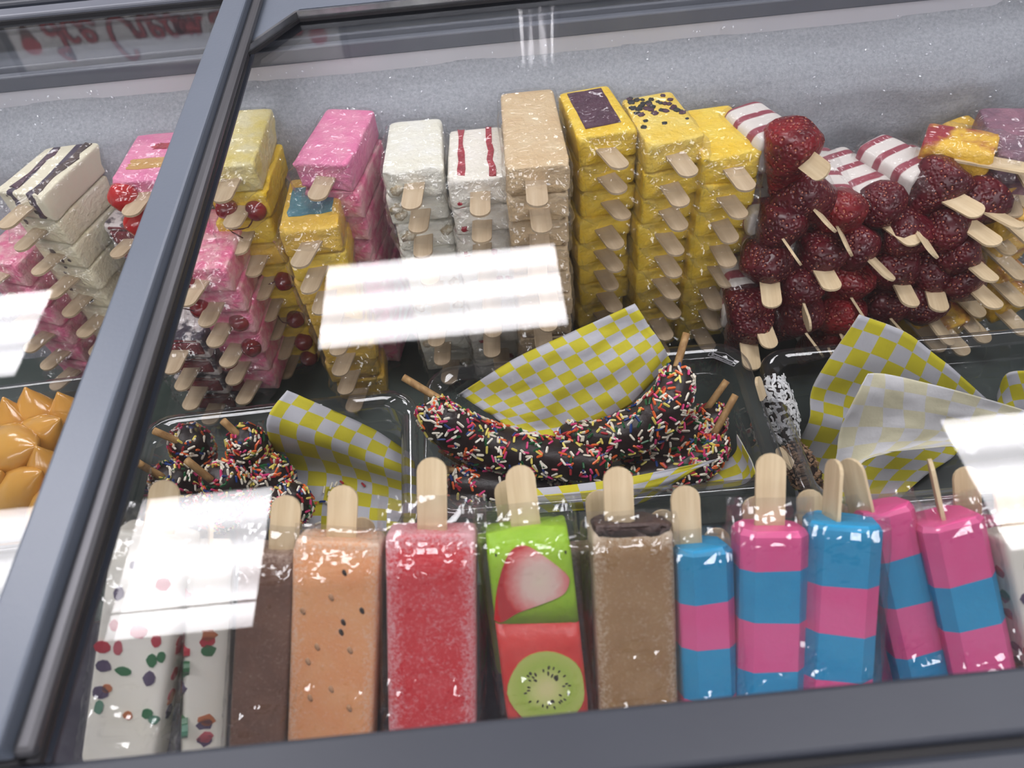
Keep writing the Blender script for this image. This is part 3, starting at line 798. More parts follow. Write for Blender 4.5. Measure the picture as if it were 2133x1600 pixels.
for ri_, row in enumerate(ROWS):
    for ci_, (u, v, su, sv, a, rl_) in enumerate(sorted(row)):
        lab = f'strawberry-fronted cream bar, {NTH[ci_]} from left in the {NTH[ri_]} row of the heap'
        sbar(u, v, ys[ri_], su, sv, a, lab, k, 1.22 if (ri_ < 2 and ci_ != 1) else 1.14, stick_roll=rl_, back={(0, 0): (1565, 268), (0, 1): (1800, 312)}.get((ri_, ci_)))
        k += 1
# two ripple bars lying on top, bodies in view
sbar(1835, 425, .575, 1875, 485, -.9, 'striped cream bar lying on top of the strawberry heap, left one', 41, 1.05, back=(1715, 335), stick_roll=-.3)
# mango and chamoy bars at the right
MR = [(2055, 328, 2105, 358), (2118, 400, 2160, 440), (2070, 480, 2095, 520), (2094, 535, 2115, 570), (2006, 615, 2035, 645), (2092, 590, 2112, 625), (2115, 470, 2150, 500), (2020, 665, 2035, 700), (2105, 640, 2125, 690), (1930, 680, 1950, 720), (1975, 690, 2000, 725)]
for q, (u, v, su, sv) in enumerate(MR):
    lab = ['mango chamoy bar lying whole on top at the right edge'] + [f'mango chamoy bar, {NTH[j] if j < 6 else ORD[j]} below the top one at the right edge' for j in range(1, 12)]
    sbar(u, v, .585 - .006 * q, su, sv, 0, lab[q], 60 + q, 1, body=I_mangored, berry=False, bodyL=.10, bw=.046, group='mango chamoy bars', yaw=.35, back=(1900, 300) if q == 0 else None, name='mango_bar')

# ------------------------------------------------------------------ clear bins
def rrect(x0, x1, y0, y1, r, z, n=6):
    out = []
    for cx, cy, a0 in ((x1 - r, y1 - r, 0), (x0 + r, y1 - r, 90), (x0 + r, y0 + r, 180), (x1 - r, y0 + r, 270)):
        for k in range(n + 1):
            a = math.radians(a0 + 90 * k / n)
            out.append(Vector((cx + r * math.cos(a), cy + r * math.sin(a), z)))
    return out
def bin_(x0, x1, y0, y1, zr, depth, label, yaw=0.0, logo=False):
    cx, cy = (x0 + x1) / 2, (y0 + y1) / 2
    hx, hy = (x1 - x0) / 2, (y1 - y0) / 2
    e = empty('clear_bin', Matrix.Translation((cx, cy, Z(zr))) @ Matrix.Rotation(yaw, 4, 'Z'))
    tag(e, label, 'food bin', 'clear plastic food bins')
    q = lambda i, r, z: rrect(-hx + i, hx - i, -hy + i, hy - i, r, z)
    V, F = loft([q(0, .030, -.004), q(-.0005, .030, .0), q(.001, .029, .0022), q(.006, .026, .0022), q(.008, .024, .0008), q(.0125, .021, -.0002), q(.015, .020, -.004)], False, False)
    put('rim', mesh('rim', V, F), polycarb, e)
    V, F = loft([q(.015, .020, -.004), q(.016, .020, -.02), q(.017, .019, -.0215), q(.019, .019, -.023), q(.020, .019, -depth * .6), q(.0215, .018, -depth + .012), q(.0245, .016, -depth + .004), q(.031, .012, -depth)], False, False)
    put('side_walls', mesh('side_walls', V, F), polycarb, e)
    r = q(.031, .012, -depth)
    put('bottom', mesh('bottom', r, [tuple(range(len(r)))], False), polycarb, e)
    if logo:
        emb = surf('embossed_mark', srgb(150, 150, 156), None, .3)
        L0 = Matrix.Translation((hx - .024, hy - .021, .0032)) @ Matrix.Rotation(math.radians(-38), 4, 'Z')
        P = [(-.0115, -.001), (-.0115, .001), (-.009, .0035), (.0, .0062), (.009, .0035), (.0115, .001), (.0115, -.001)]
        P = [(-.0105, .0005), (-.0105, .0030), (0, .0062), (.0105, .0030), (.0105, .0005)]
        segs = list(zip(P, P[1:] + P[:1])) + [((-.013, .0), (.013, .0)), ((.013, 0), (.013, -.0045)), ((.013, -.0045), (-.013, -.0045)), ((-.013, -.0045), (-.013, 0))]
        VV = []; FF = []
        for (ax, ay), (bx_, by_) in segs:
            d = Vector((bx_ - ax, by_ - ay, 0)).normalized(); nn = Vector((-d.y, d.x, 0)) * .00022
            b0 = len(VV)
            a3, b3 = Vector((ax, ay, 0)), Vector((bx_, by_, 0))
            up = Vector((0, 0, .0003))
            VV += [a3 - nn, b3 - nn, b3 + nn, a3 + nn, a3 - nn + up, b3 - nn + up, b3 + nn + up, a3 + nn + up]
            FF += [tuple(b0 + i for i in f) for f in ((4, 5, 6, 7), (0, 4, 7, 3), (1, 2, 6, 5), (0, 1, 5, 4), (3, 7, 6, 2))]
        put('embossed_logo', mesh('embossed_logo', VV, FF, False), emb, e, L0)
        cu = bpy.data.curves.new('txt', 'FONT'); cu.body = 'Rubbermaid'; cu.size = .0044; cu.align_x = 'CENTER'; cu.align_y = 'CENTER'; cu.extrude = .0001
        to = bpy.data.objects.new('txt', cu); COL.objects.link(to)
        bpy.context.view_layer.update()
        me = bpy.data.meshes.new_from_object(to.evaluated_get(bpy.context.evaluated_depsgraph_get()))
        bpy.data.objects.remove(to)
        put('embossed_lettering', me, emb, e, L0 @ Matrix.Translation((0, -.0023, .0001)))
    return e
BZ = -.552
BD = .098
bin_(-.345, -.088, .305, .468, BZ, BD, 'clear bin holding the sprinkled banana pieces, left of the middle bin', math.radians(1))
bin_(-.083, .222, .325, .490, BZ, BD, 'clear bin in the middle holding the long sprinkled bananas', math.radians(-1.0), True)
bin_(.228, .520, .295, .470, BZ, BD, 'clear bin at right holding coconut and nut bananas and paper', math.radians(-1), True)
bin_(-.66, -.375, .33, .525, BZ, BD, 'clear bin at far left holding the mango bags', math.radians(2))

# ------------------------------------------------------------------ bananas with sprinkles
def banana_prof(s):
    a = .62 + .38 * math.sin(math.pi * min(1, max(0, s)))
    if s < .06: a *= math.sqrt(max(0.02, s / .06)) * .8 + .2 * s / .06
    if s > .94: a *= math.sqrt(max(0.02, (1 - s) / .06))
    return a
def spine_frame(P, s):
    c = crom(P, s); d = (crom(P, min(s + .02, 1)) - crom(P, max(s - .02, 0))).normalized()
    x = d.cross(Vector((.13, .2, 1)).normalized()).normalized(); return c, d, x, x.cross(d)
def coat_bits(P, rad, prof_, count, seed, shape, flat=1.0):
    rnd = random.Random(seed); V = []; F = []; mi = []
    for q in range(count):
        s = rnd.uniform(.015, .985); th = rnd.uniform(0, 2 * math.pi)
        c, d, x, z = spine_frame(P, s)
        nrm = (x * math.cos(th) + z * math.sin(th)).normalized()
        p = c + nrm * (rad * prof_(s) + .0004)
        tan = nrm.cross(d).normalized(); a = rnd.uniform(0, math.pi * 2)
        ax = d * math.cos(a) + tan * math.sin(a) + nrm * rnd.uniform(-.25, .3); ax.normalize()
        bn = ax.cross(nrm).normalized(); cn = bn.cross(ax)
        shape(rnd, p, ax, bn, cn, V, F, mi)
    return V, F, mi
def sprinkle_shape(rnd, p, ax, bn, cn, V, F, mi):
    L = rnd.uniform(.0052, .0082); r = .00118; b = len(V); n = 5
    for t, s in ((-.5, .55), (-.36, 1), (.36, 1), (.5, .55)):
        for k in range(n):
            a = 2 * math.pi * k / n
            V.append(p + ax * (t * L) + (bn * math.cos(a) + cn * math.sin(a)) * (r * s))
    for j in range(3):
        for k in range(n):
            F.append((b + j * n + k, b + j * n + (k + 1) % n, b + (j + 1) * n + (k + 1) % n, b + (j + 1) * n + k))
    F.append(tuple(b + k for k in range(n - 1, -1, -1))); F.append(tuple(b + 3 * n + k for k in range(n)))
    mi += [rnd.choice((0, 0, 0, 1, 1, 2, 2, 3, 3, 4, 4, 5, 5, 6, 7))] * 17
def shred_shape(rnd, p, ax, bn, cn, V, F, mi):
    L = rnd.uniform(.005, .012); w = rnd.uniform(.0008, .0015); b = len(V); bend = rnd.uniform(-.3, .5)
    for j in range(4):
        t = j / 3 - .5
        c = p + ax * (t * L) + cn * (.0012 + L * bend * (.25 - t * t)) + bn * (L * .15 * math.sin(t * 5))
        V += [c - bn * w, c + bn * w, c + bn * w + cn * .0005, c - bn * w + cn * .0005]
    for j in range(3):
        for k in range(4):
            F.append((b + j * 4 + k, b + j * 4 + (k + 1) % 4, b + (j + 1) * 4 + (k + 1) % 4, b + (j + 1) * 4 + k))
    F += [(b + 3, b + 2, b + 1, b), (b + 12, b + 13, b + 14, b + 15)]
def nut_shape(rnd, p, ax, bn, cn, V, F, mi):
    r = rnd.uniform(.0014, .0036); b = len(V)
    for d in (ax, -ax, bn * .8, -bn * .8, cn * .8, -cn * .7): V.append(p + (d + Vector((rnd.uniform(-.3, .3), rnd.uniform(-.3, .3), rnd.uniform(-.3, .3)))) * r)
    F += [tuple(b + k for k in f) for f in ((0, 2, 4), (2, 1, 4), (1, 3, 4), (3, 0, 4), (2, 0, 5), (1, 2, 5), (3, 1, 5), (0, 3, 5))]
def W3(u, v, zr): return at_z(u, v, zr)
def banana(pts, rad, label, seed, count, stick=None, prof_=banana_prof, bits=sprinkle_shape, bmat=SPR, bname='sprinkle_coating', group='sprinkled chocolate bananas', seg=26, flatstick=False, name='chocolate_banana'):
    P = [W3(*p) for p in pts]
    o = P[len(P) // 2].copy()
    e = empty(name, Matrix.Translation(o)); tag(e, label, 'frozen banana', group)
    Pl = [p - o for p in P]
    me = tube('chocolate_coat', Pl, rad, 16, seg, None, None, prof_)
    for vtx in me.vertices: vtx.co += noise.noise_vector(vtx.co * 110 + Vector((seed, 0, 0))) * .0012
    put('chocolate_coat', me, choc_coat, e)
    V, F, mi = coat_bits(Pl, rad, prof_, int(count * 1.35), seed, bits)
    c = put(bname, mesh(bname, V, F, False, mi or None), bmat, e); c['kind'] = 'stuff'
    if stick:
        a, b = W3(*stick[0]) - o, W3(*stick[1]) - o
        if flatstick:
            M = frame(b, a - b, Vector((.9, -.3, .6)))
            put('stick', stick_mesh(.0, (a - b).length, .014, .0026), wood, e, M)
        else:
            tube('stick', [a, (a + b) / 2, b], .0034, 8, 4, dowel, e)
    return e
banana([(893, 835, -.530), (925, 880, -.545), (1010, 925, -.572), (1130, 952, -.578), (1275, 972, -.575)], .0215, 'long sprinkled banana arching up over the left rim of the middle bin', 1, 560, ((930, 840, -.535), (840, 786, -.520)))
banana([(1412, 765, -.528), (1398, 830, -.540), (1340, 888, -.560), (1250, 918, -.574), (1165, 905, -.586)], .0205, 'sprinkled banana curving up to the right under the tall checked paper', 2, 480, ((1402, 790, -.53), (1430, 694, -.505)))
banana([(1478, 850, -.570), (1470, 885, -.585), (1400, 930, -.602), (1290, 955, -.612)], .019, 'sprinkled banana behind the others, upper of the two at the right wall', 3, 300, ((1468, 858, -.575), (1514, 793, -.553)))
banana([(1490, 905, -.580), (1470, 945, -.592), (1400, 985, -.606), (1280, 1005, -.612)], .019, 'sprinkled banana at the right wall of the middle bin, lower of the two', 4, 320, ((1487, 905, -.575), (1532, 823, -.553)))
banana([(930, 985, -.588), (960, 1010, -.597), (1060, 1020, -.608), (1190, 1010, -.612)], .0195, 'sprinkled banana low at the front left of the middle bin', 5, 300, ((960, 985, -.585), (893, 968, -.572)))
banana([(955, 955, -.606), (1060, 980, -.618), (1180, 985, -.620)], .0175, 'sprinkled banana lowest of the middle bin under the long one', 6, 200, ((965, 965, -.602), (916, 935, -.592)))
def stub_prof(s):
    return math.sqrt(max(.01, 1 - (2 * s - 1) ** 2)) * .96 + .04
LB = [
 ((385, 905, -.560), (402, 935, -.590), (418, 965, -.620), .0205, ((392, 928, -.572), (320, 897, -.545)), 'sprinkled banana piece in the left bin, top left one'),
 ((505, 905, -.555), (520, 940, -.588), (530, 985, -.625), .0205, ((500, 910, -.560), (464, 876, -.540)), 'sprinkled banana piece in the left bin, top right one with upright stick'),
 ((335, 985, -.570), (365, 1010, -.592), (400, 1035, -.615), .0205, ((340, 995, -.572), (283, 962, -.548)), 'sprinkled banana piece in the left bin, nearest the diagonal bar'),
 ((445, 985, -.566), (475, 1010, -.590), (500, 1040, -.615), .0205, ((440, 1000, -.566), (388, 958, -.540)), 'sprinkled banana piece in the middle of the left bin'),
 ((555, 960, -.580), (570, 995, -.600), (585, 1030, -.625), .0195, None, 'sprinkled banana piece in the left bin leaning on the checked paper'),
 ((570, 1030, -.590), (605, 1050, -.605), (625, 1075, -.622), .0200, None, 'sprinkled banana piece in the left bin, front right one'),
 ((420, 1035, -.585), (450, 1060, -.60), (480, 1085, -.620), .0195, None, 'sprinkled banana piece in the left bin, front left under the light reflection')]
for q, (a, b, c, r, st, lab) in enumerate(LB):
    banana([a, b, c], r, lab, 30 + q, 210, st, stub_prof, group='sprinkled banana pieces', seg=14)
banana([(1604, 785, -.548), (1618, 830, -.560), (1632, 875, -.575), (1640, 915, -.590)], .0120, 'chocolate banana coated in white coconut shreds in the right bin', 71, 210, ((1590, 830, -.545), (1577, 785, -.530)), banana_prof, shred_shape, coco_m, 'coconut_coating', 'coconut and nut bananas', 20, True)
banana([(1640, 925, -.585), (1664, 960, -.595), (1680, 1000, -.602), (1695, 1040, -.61)], .0125, 'chocolate banana coated in chopped nuts in the right bin', 72, 300, ((1650, 970, -.572), (1618, 935, -.562)), banana_prof, nut_shape, nut_m, 'nut_coating', 'coconut and nut bananas', 20, True)

# loose sprinkles on the paper of the left bin
rnd = random.Random(8)
for q in range(12):
    u, v = [(690, 1012), (700, 1008), (675, 1020), (712, 1005), (725, 1018), (757, 1010), (685, 1028), (672, 1045), (682, 1048), (690, 1052), (655, 1050), (662, 1090)][q]
    V = []; F = []; mi = []
    a = rnd.uniform(0, 6)
    sprinkle_shape(rnd, Vector((0, 0, 0)), Vector((math.cos(a), math.sin(a), 0)), Vector((-math.sin(a), math.cos(a), 0)), Vector((0, 0, 1)), V, F, mi)
    o = put('loose_sprinkle', mesh('loose_sprinkle', V, F, False), [SPR[mi[0]]], None, Matrix.Translation(at_z(u, v, -.6315)))
    tag(o, 'loose sugar sprinkle lying on the checked paper in the left bin', 'sprinkle', 'loose sprinkles on the paper')

# ------------------------------------------------------------------ checked papers
def paper(ctrl, nu, nv, label, seed=0, wr=.0018, res=26, group='checked paper sheets', rot=0.0):
    rows = [[(at_y(u, v, q) if m == 'y' else at_z(u, v, q)) for (u, v, m, q) in r] for r in ctrl]
    V = []; UV = []
    for j in range(res + 1):
        t = j / res
        for i in range(res + 1):
            s = i / res
            c = crom([crom(r, s) for r in rows], t)
            q = noise.noise(Vector((s * 4, t * 4, seed))) * wr * 1.6 + noise.noise(Vector((s * 11, t * 11, seed + 4))) * wr * .5
            V.append(c + Vector((0, -q, q))); 
            UV.append((s * nu * math.cos(rot) - t * nv * math.sin(rot) + 50, s * nu * math.sin(rot) + t * nv * math.cos(rot) + 50))
    F = [(j * (res + 1) + i, (j + 1) * (res + 1) + i, (j + 1) * (res + 1) + i + 1, j * (res + 1) + i + 1) for j in range(res) for i in range(res)]
    o_ = sum(V, Vector()) / len(V)
    me = mesh('checked_paper', [v - o_ for v in V], F)
    uvl = me.uv_layers.new(name='UVMap')
    for lp in me.loops: uvl.data[lp.index].uv = UV[lp.vertex_index]
    o = put('checked_paper', me, [paper_front, paper_back], None, Matrix.Translation(o_))
    md = o.modifiers.new('thickness', 'SOLIDIFY'); md.thickness = .0004; md.offset = -1; md.material_offset = 1; md.material_offset_rim = 1
    tag(o, label, 'paper', group)
    return o
paper([[(598, 813, 'y', .462), (690, 853, 'y', .455), (785, 898, 'y', .447), (862, 950, 'y', .438)],
       [(555, 880, 'y', .440), (655, 912, 'y', .432), (760, 950, 'y', .424), (866, 985, 'y', .415)],
       [(575, 975, 'z', -.625), (680, 985, 'z', -.630), (775, 1005, 'z', -.630), (868, 1030, 'z', -.625)],
       [(560, 1060, 'z', -.632), (670, 1060, 'z', -.634), (770, 1070, 'z', -.634), (866, 1080, 'z', -.630)],
       [(560, 1125, 'z', -.634), (670, 1125, 'z', -.636), (770, 1125, 'z', -.636), (862, 1120, 'z', -.632)]],
      9, 10, 'yellow checked paper lining the left bin beside the sprinkled pieces', 1)
paper([[(955, 822, 'y', .470), (1070, 748, 'y', .474), (1190, 692, 'y', .478), (1322, 632, 'y', .484)],
       [(1000, 850, 'y', .452), (1110, 800, 'y', .455), (1230, 740, 'y', .460), (1350, 675, 'y', .470)],
       [(1045, 880, 'y', .435), (1150, 850, 'y', .438), (1270, 790, 'y', .445), (1378, 715, 'y', .462)],
       [(1090, 915, 'y', .415), (1200, 900, 'y', .420), (1310, 845, 'y', .432), (1398, 752, 'y', .455)]],
      13, 8, 'tall yellow checked paper standing up behind the long bananas', 2, .003)
paper([[(1050, 1022, 'y', .348), (1190, 1010, 'y', .350), (1330, 990, 'y', .350), (1500, 955, 'y', .352)],
       [(1085, 1045, 'y', .338), (1200, 1035, 'y', .338), (1320, 1020, 'y', .340), (1440, 985, 'y', .346)],
       [(1125, 1068, 'y', .332), (1210, 1064, 'y', .332), (1290, 1060, 'y', .333), (1360, 1040, 'y', .338)]],
      11, 3, 'folded yellow checked paper edge over the front rim of the middle bin', 3, .0008, 20)
paper([[(1535, 905, 'z', -.565), (1560, 950, 'z', -.565), (1575, 985, 'z', -.566)],
       [(1525, 950, 'z', -.590), (1545, 985, 'z', -.592), (1545, 1010, 'z', -.592)],
       [(1440, 990, 'z', -.610), (1470, 1005, 'z', -.612), (1470, 1020, 'z', -.612)]],
      4, 4, 'pale curled paper corner in the right end of the middle bin', 6, .0008, 14)
paper([[(1790, 655, 'y', .455), (1880, 690, 'y', .450), (1970, 755, 'y', .442), (2055, 830, 'y', .432)],
       [(1735, 735, 'y', .445), (1840, 770, 'y', .438), (1940, 820, 'y', .430), (2030, 870, 'y', .422)],
       [(1692, 810, 'y', .432), (1800, 840, 'y', .425), (1900, 880, 'y', .418), (2000, 910, 'y', .412)],
       [(1685, 875, 'y', .415), (1790, 900, 'y', .408), (1890, 925, 'y', .402), (1990, 945, 'y', .398)],
       [(1650, 960, 'z', -.638), (1740, 970, 'z', -.64), (1830, 985, 'z', -.64), (1930, 990, 'z', -.64)],
       [(1660, 1050, 'z', -.642), (1740, 1050, 'z', -.642), (1800, 1050, 'z', -.642), (1860, 1050, 'z', -.642)]],
      9, 13, 'yellow checked paper standing in the right bin behind the white fold', 4)
p5 = paper([[(2150, 860, 'y', .372), (2080, 838, 'y', .382), (1960, 805, 'y', .392), (1850, 780, 'y', .398), (1808, 778, 'y', .396)],
       [(2130, 885, 'y', .365), (2060, 870, 'y', .374), (1950, 845, 'y', .382), (1850, 830, 'y', .386), (1785, 820, 'y', .384)],
       [(2080, 915, 'y', .358), (2020, 910, 'y', .365), (1940, 895, 'y', .370), (1850, 890, 'y', .372), (1752, 890, 'y', .370)],
       [(2020, 925, 'y', .356), (1970, 926, 'y', .358), (1900, 928, 'y', .360), (1830, 935, 'y', .358), (1740, 960, 'y', .352)],
       [(1900, 935, 'y', .352), (1870, 940, 'y', .352), (1830, 948, 'y', .350), (1790, 970, 'y', .345), (1722, 1045, 'y', .330)]],
      9, 6, 'white reverse of a folded paper sheet arching over the right bin', 5)
p5.data.materials.clear(); p5.data.materials.append(paper_back); p5.data.materials.append(paper_back)
paper([[(2075, 830, 'y', .430), (2095, 780, 'y', .432), (2140, 772, 'y', .434)],
       [(2080, 850, 'y', .420), (2110, 835, 'y', .420), (2160, 830, 'y', .420)],
       [(2090, 880, 'y', .410), (2120, 880, 'y', .408), (2170, 880, 'y', .408)]],
      4, 4, 'small yellow checked paper corner at the right edge', 7, .0006, 12)

# ------------------------------------------------------------------ mango bags at far left
def bag_mesh(seed):
    pr = [(0, .03), (.04, .14), (.12, .38), (.25, .68), (.42, .93), (.6, 1), (.78, .9), (.92, .6), (1, .15)]
    rings = []
    for s, r in pr:
        rg = [Vector((.026 * r * math.cos(-2 * math.pi * k / 18), .088 * s, .021 * r * math.sin(-2 * math.pi * k / 18))) for k in range(18)]
        for p in rg: p += noise.noise_vector(p * 30 + Vector((seed * 2.2, 0, 0))) * .002
        rings.append(rg)
    V, F = loft(rings)
    return mesh('mango_pulp', V, F)
BAGS = [bag_mesh(s) for s in range(3)]
BL = [((8, 832), (50, 925), 'left of the tallest one'), ((55, 810), (100, 905), 'tallest, pointing up'), ((125, 822), (165, 900), 'tucked against the diagonal bar'),
      ((122, 875), (55, 950), 'lying across the middle'), ((75, 930), (-40, 950), 'rounded one below the left pair'), ((80, 935), (120, 1010), 'standing beside the diagonal bar, lower'),
      ((0, 985), (-30, 1060), 'at the left edge, lowest'), ((85, 985), (15, 1060), 'front one under the light reflection'), ((150, 1000), (110, 1090), 'front one against the diagonal bar')]
for q, (tip, base, w_) in enumerate(BL):
    zt = -.535 if q < 6 else -.545
    a = at_z(*tip, zt); b = at_z(*base, zt - .045)
    d = (b - a).normalized()
    e = empty('mango_bag', frame(a, d, Vector((0, -.3, 1))))
    tag(e, f'pointed clear bag of orange mango pulp, {w_}', 'mango bag', 'bags of mango pulp')
    put('mango_pulp', BAGS[q % 3], mango_bag, e)
    put('bag_film', BAGS[q % 3], None, e, Matrix.Translation((0, -.003, 0)) @ Matrix.Scale(1.05, 4))
    e.children[1].material_slots[0].link = 'OBJECT'; e.children[1].material_slots[0].material = film

# ------------------------------------------------------------------ the front row
tray = empty('front_rack', Matrix.Translation((0, .2, Z(-.5))))
tag(tray, 'sloping grey steel rack holding the front row of bars', 'rack')
n45 = Vector((0, -.7071, .7071))
def lean_box(name, x0, x1, s0, s1, c0, c1, m, parent):
    # a board on the 45 degree slope, s along the slope, c across it (behind the bars)
    U = Vector((0, .7071, .7071)); O = Vector((0, .144, Z(-.467)))
    V = []
    for c in (c0, c1):
        for s in (s0, s1):
            for x in (x0, x1): V.append(O + Vector((x, 0, 0)) + U * s + n45 * c)
    F = [(0, 2, 3, 1), (4, 5, 7, 6), (0, 1, 5, 4), (2, 6, 7, 3), (0, 4, 6, 2), (1, 3, 7, 5)]
    o = put(name, mesh(name, V, F, False), m, parent); o.matrix_local = parent.matrix_world.inverted(); return o
lean_box('rack_back', -.36, .58, -.052, .055, -.066, -.062, steel, tray)
lean_box('rack_ledge', -.36, .58, -.056, -.052, -.066, .004, steel, tray)
for x in (-.34, .1, .54):
    o = box('rack_leg', x - .004, x + .004, .16, .168, FLO, Z(-.52), steel, tray); o.matrix_local = tray.matrix_world.inverted()

def oct_ring(W, T, ch, y, cz):
    a, b = W / 2, T / 2
    pts = [(a, -b + ch), (a, b - ch), (a - ch, b), (-a + ch, b), (-a, b - ch), (-a, -b + ch), (-a + ch, -b), (a - ch, -b)]
    return [Vector((x, y, z + cz)) for x, z in reversed(pts)]
def pouch_mesh(W, T, L, top, seed, side=.006, dense=True):
    # sealed clear sleeve: flat fins at the sides, a flat flap above the bar, crumpled towards the bar's lower end
    rings = []
    prof_ = [(-top, .10), (-top * .75, .16), (-top * .5, .3), (-top * .25, .55), (-.002, .9), (.004, 1.05)]
    m = 34 if dense else 8
    prof_ += [(.004 + (L - .004) * k / m, 1.06) for k in range(1, m + 1)] + [(L + .010, .2)]
    n = 64 if dense else 26
    for y, tt in prof_:
        r = []
        for k in range(n):
            a = -2 * math.pi * (k + .5) / n; c, s = math.cos(a), math.sin(a)
            x = math.copysign(abs(c) ** .45, c); z = math.copysign(abs(s) ** .45, s)
            edge = max(0, abs(x) - .90) / .10
            zz = z * (T / 2 + .0010) * tt * (1 - .85 * edge)
            xx = x * (W / 2 + side)
            f = y / L
            amp = .0005 + .0072 * max(0, min(1, (f - .45) / .35)) * (.35 + abs(noise.noise(Vector((xx * 45 + seed, y * 40, 2)))) * 1.6) if y > 0 else .0013
            q = noise.noise_vector(Vector((xx * 130 + seed * 5, y * 110, zz * 60))) + .5 * noise.noise_vector(Vector((xx * 300 + seed * 5, y * 260, zz * 60)))
            lift = (abs(q.z) if z > 0 else -abs(q.z)) if y > 0 else q.z
            r.append(Vector((xx + q.x * .0005, y + q.y * .0006, zz + T / 2 + lift * amp * (1 - .7 * edge))))
        rings.append(r)
    V, F = loft(rings, False, False)
    return mesh('clear_pouch', V, F, not dense)
def front_bar(TL, TR, BL_, BR, label, build, c=.611, T=.026, stick_px=None, spin=0.0, stick_out=.036, pouch=True, ptop=.014, name='ice_bar', ext=.014, stick_roll=0.0, stick_dx=0.0, group='ice bars in the front row', side=.006, Wscale=1.0):
    tl, tr, bl, br = (at_lean(p[0], p[1], c) for p in (TL, TR, BL_, BR))
    top = (tl + tr) / 2; bot = (bl + br) / 2
    ax = (bot - top); L = ax.length + ext; ax.normalize()
    W = ((tr - tl).length * .5 + (br - bl).length * .5) * Wscale
    M = frame(top, ax, n45)
    M = M @ Matrix.Translation((0, 0, -T)) 
    if spin: M = M @ Matrix.Translation((0, 0, T / 2)) @ Matrix.Rotation(spin, 4, 'Y') @ Matrix.Translation((0, 0, -T / 2))
    e = empty(name, M); tag(e, label, 'ice bar', group)
    build(e, L, W, T)
    put('stick', stick_mesh(stick_out, .03, .0175), wood, e, Matrix.Translation((stick_dx, 0, T * .5)) @ Matrix.Rotation(stick_roll, 4, 'Y'))
    if pouch: put('clear_pouch', pouch_mesh(W, T, L, ptop, sum(map(ord, label)) % 17, side), film_flat, e)
    return e
def plain(m, rime=True, topm=None):
    def f(e, L, W, T):
        V, F = body_mesh(L, W, T, 9, .0008, sum(map(ord, m.name)) % 9, 28, -.02, 1.5)
        put('ice_body', mesh('ice_body', V, F), m, e)
        if topm:
            me = body_mesh(.007, W * .98, T * .98, 6, .0014, 3)
            put('melted_top', mesh('melted_top', *me), topm, e, Matrix.Translation((0, -.004, T * .01)))
    return f
def bands(seq, ch=.007, last=None):
    def f(e, L, W, T):
        y = 0.0
        for i, (fr, m) in enumerate(seq):
            y1 = y + fr * L if i < len(seq) - 1 else L
            r0 = oct_ring(W, T, ch, y, T / 2); r1 = oct_ring(W, T, ch, y1, T / 2)
            s0 = .0012 * (i % 2 * 2 - 1) if i else 0; s1 = .0012 * ((i + 1) % 2 * 2 - 1) if i < len(seq) - 1 else 0
            for p in r0: p.y += s0 * .4 * p.x / W * 2
            for p in r1: p.y += s1 * .4 * p.x / W * 2
            rings = [r0, [a.lerp(b, .5) for a, b in zip(r0, r1)], r1]
            if i == 0:
                rings.insert(0, [Vector((p.x * .9, p.y - .003 + .002 * noise.noise(p * 150), (p.z - T / 2) * .85 + T / 2)) for p in r0])
            V, F = loft(rings, True, True)
            put('ice_band', mesh('ice_band', V, F, False), m, e)
            y = y1
    return f
def outline_slab(name, pts, z, h, m, parent, smooth=False):
    n = len(pts)
    V = [(x, y, z - .003) for x, y in pts] + [(x, y, z + h) for x, y in pts]
    a = sum((pts[i][0] * pts[(i + 1) % n][1] - pts[(i + 1) % n][0] * pts[i][1]) for i in range(n))
    if a < 0:
        V = [(x, y, z - .003) for x, y in reversed(pts)] + [(x, y, z + h) for x, y in reversed(pts)]
    F = [tuple(range(n - 1, -1, -1)), tuple(range(n, 2 * n))] + [(k, (k + 1) % n, n + (k + 1) % n, n + k) for k in range(n)]
    return put(name, mesh(name, V, F, smooth), m, parent)
def radial_mat(name, stops, scale, sx=1.0, sy=1.0, streak=0.0):
    m, t, out = nt(name)
    p = node(t, 'ShaderNodeBsdfPrincipled'); p.inputs['Roughness'].default_value = .35
    tc = node(t, 'ShaderNodeTexCoord'); mp = node(t, 'ShaderNodeMapping'); mp.inputs['Scale'].default_value = (scale * sx, scale * sy, 0)
    link(t, tc.outputs['Object'], mp.inputs[0])
    ln = node(t, 'ShaderNodeVectorMath', operation='LENGTH'); link(t, mp.outputs[0], ln.inputs[0])
    fac = ln.outputs['Value']
    if streak:
        n = noise_tex(t, 260, 3); mm = node(t, 'ShaderNodeMath', operation='MULTIPLY_ADD'); mm.inputs[1].default_value = streak
        ad = node(t, 'ShaderNodeMath', operation='ADD'); ad.inputs[1].default_value = -streak / 2
        link(t, n.outputs[0], mm.inputs[0]); link(t, fac, mm.inputs[2]); link(t, mm.outputs[0], ad.inputs[0]); fac = ad.outputs[0]
    r = ramp(t, fac, stops); link(t, r.outputs[0], p.inputs['Base Color']); link(t, p.outputs[0], out.inputs[0])
    return m
kiwi_m = radial_mat('kiwi_flesh', [(0.12, srgb(232, 226, 160)), (.32, srgb(216, 222, 140)), (.6, srgb(178, 204, 90)), (.93, srgb(196, 210, 112)), (1, srgb(170, 190, 70))], 1 / .0235, streak=.12)
sslice_m = radial_mat('strawberry_flesh', [(0, srgb(246, 226, 204)), (.45, srgb(246, 212, 200)), (.72, srgb(238, 150, 146)), (.95, srgb(214, 62, 62)), (1, srgb(196, 44, 50))], 1 / .021, 1.0, .85, streak=.28)
seed_m = surf('dark_seed', srgb(34, 26, 26), None, .3)
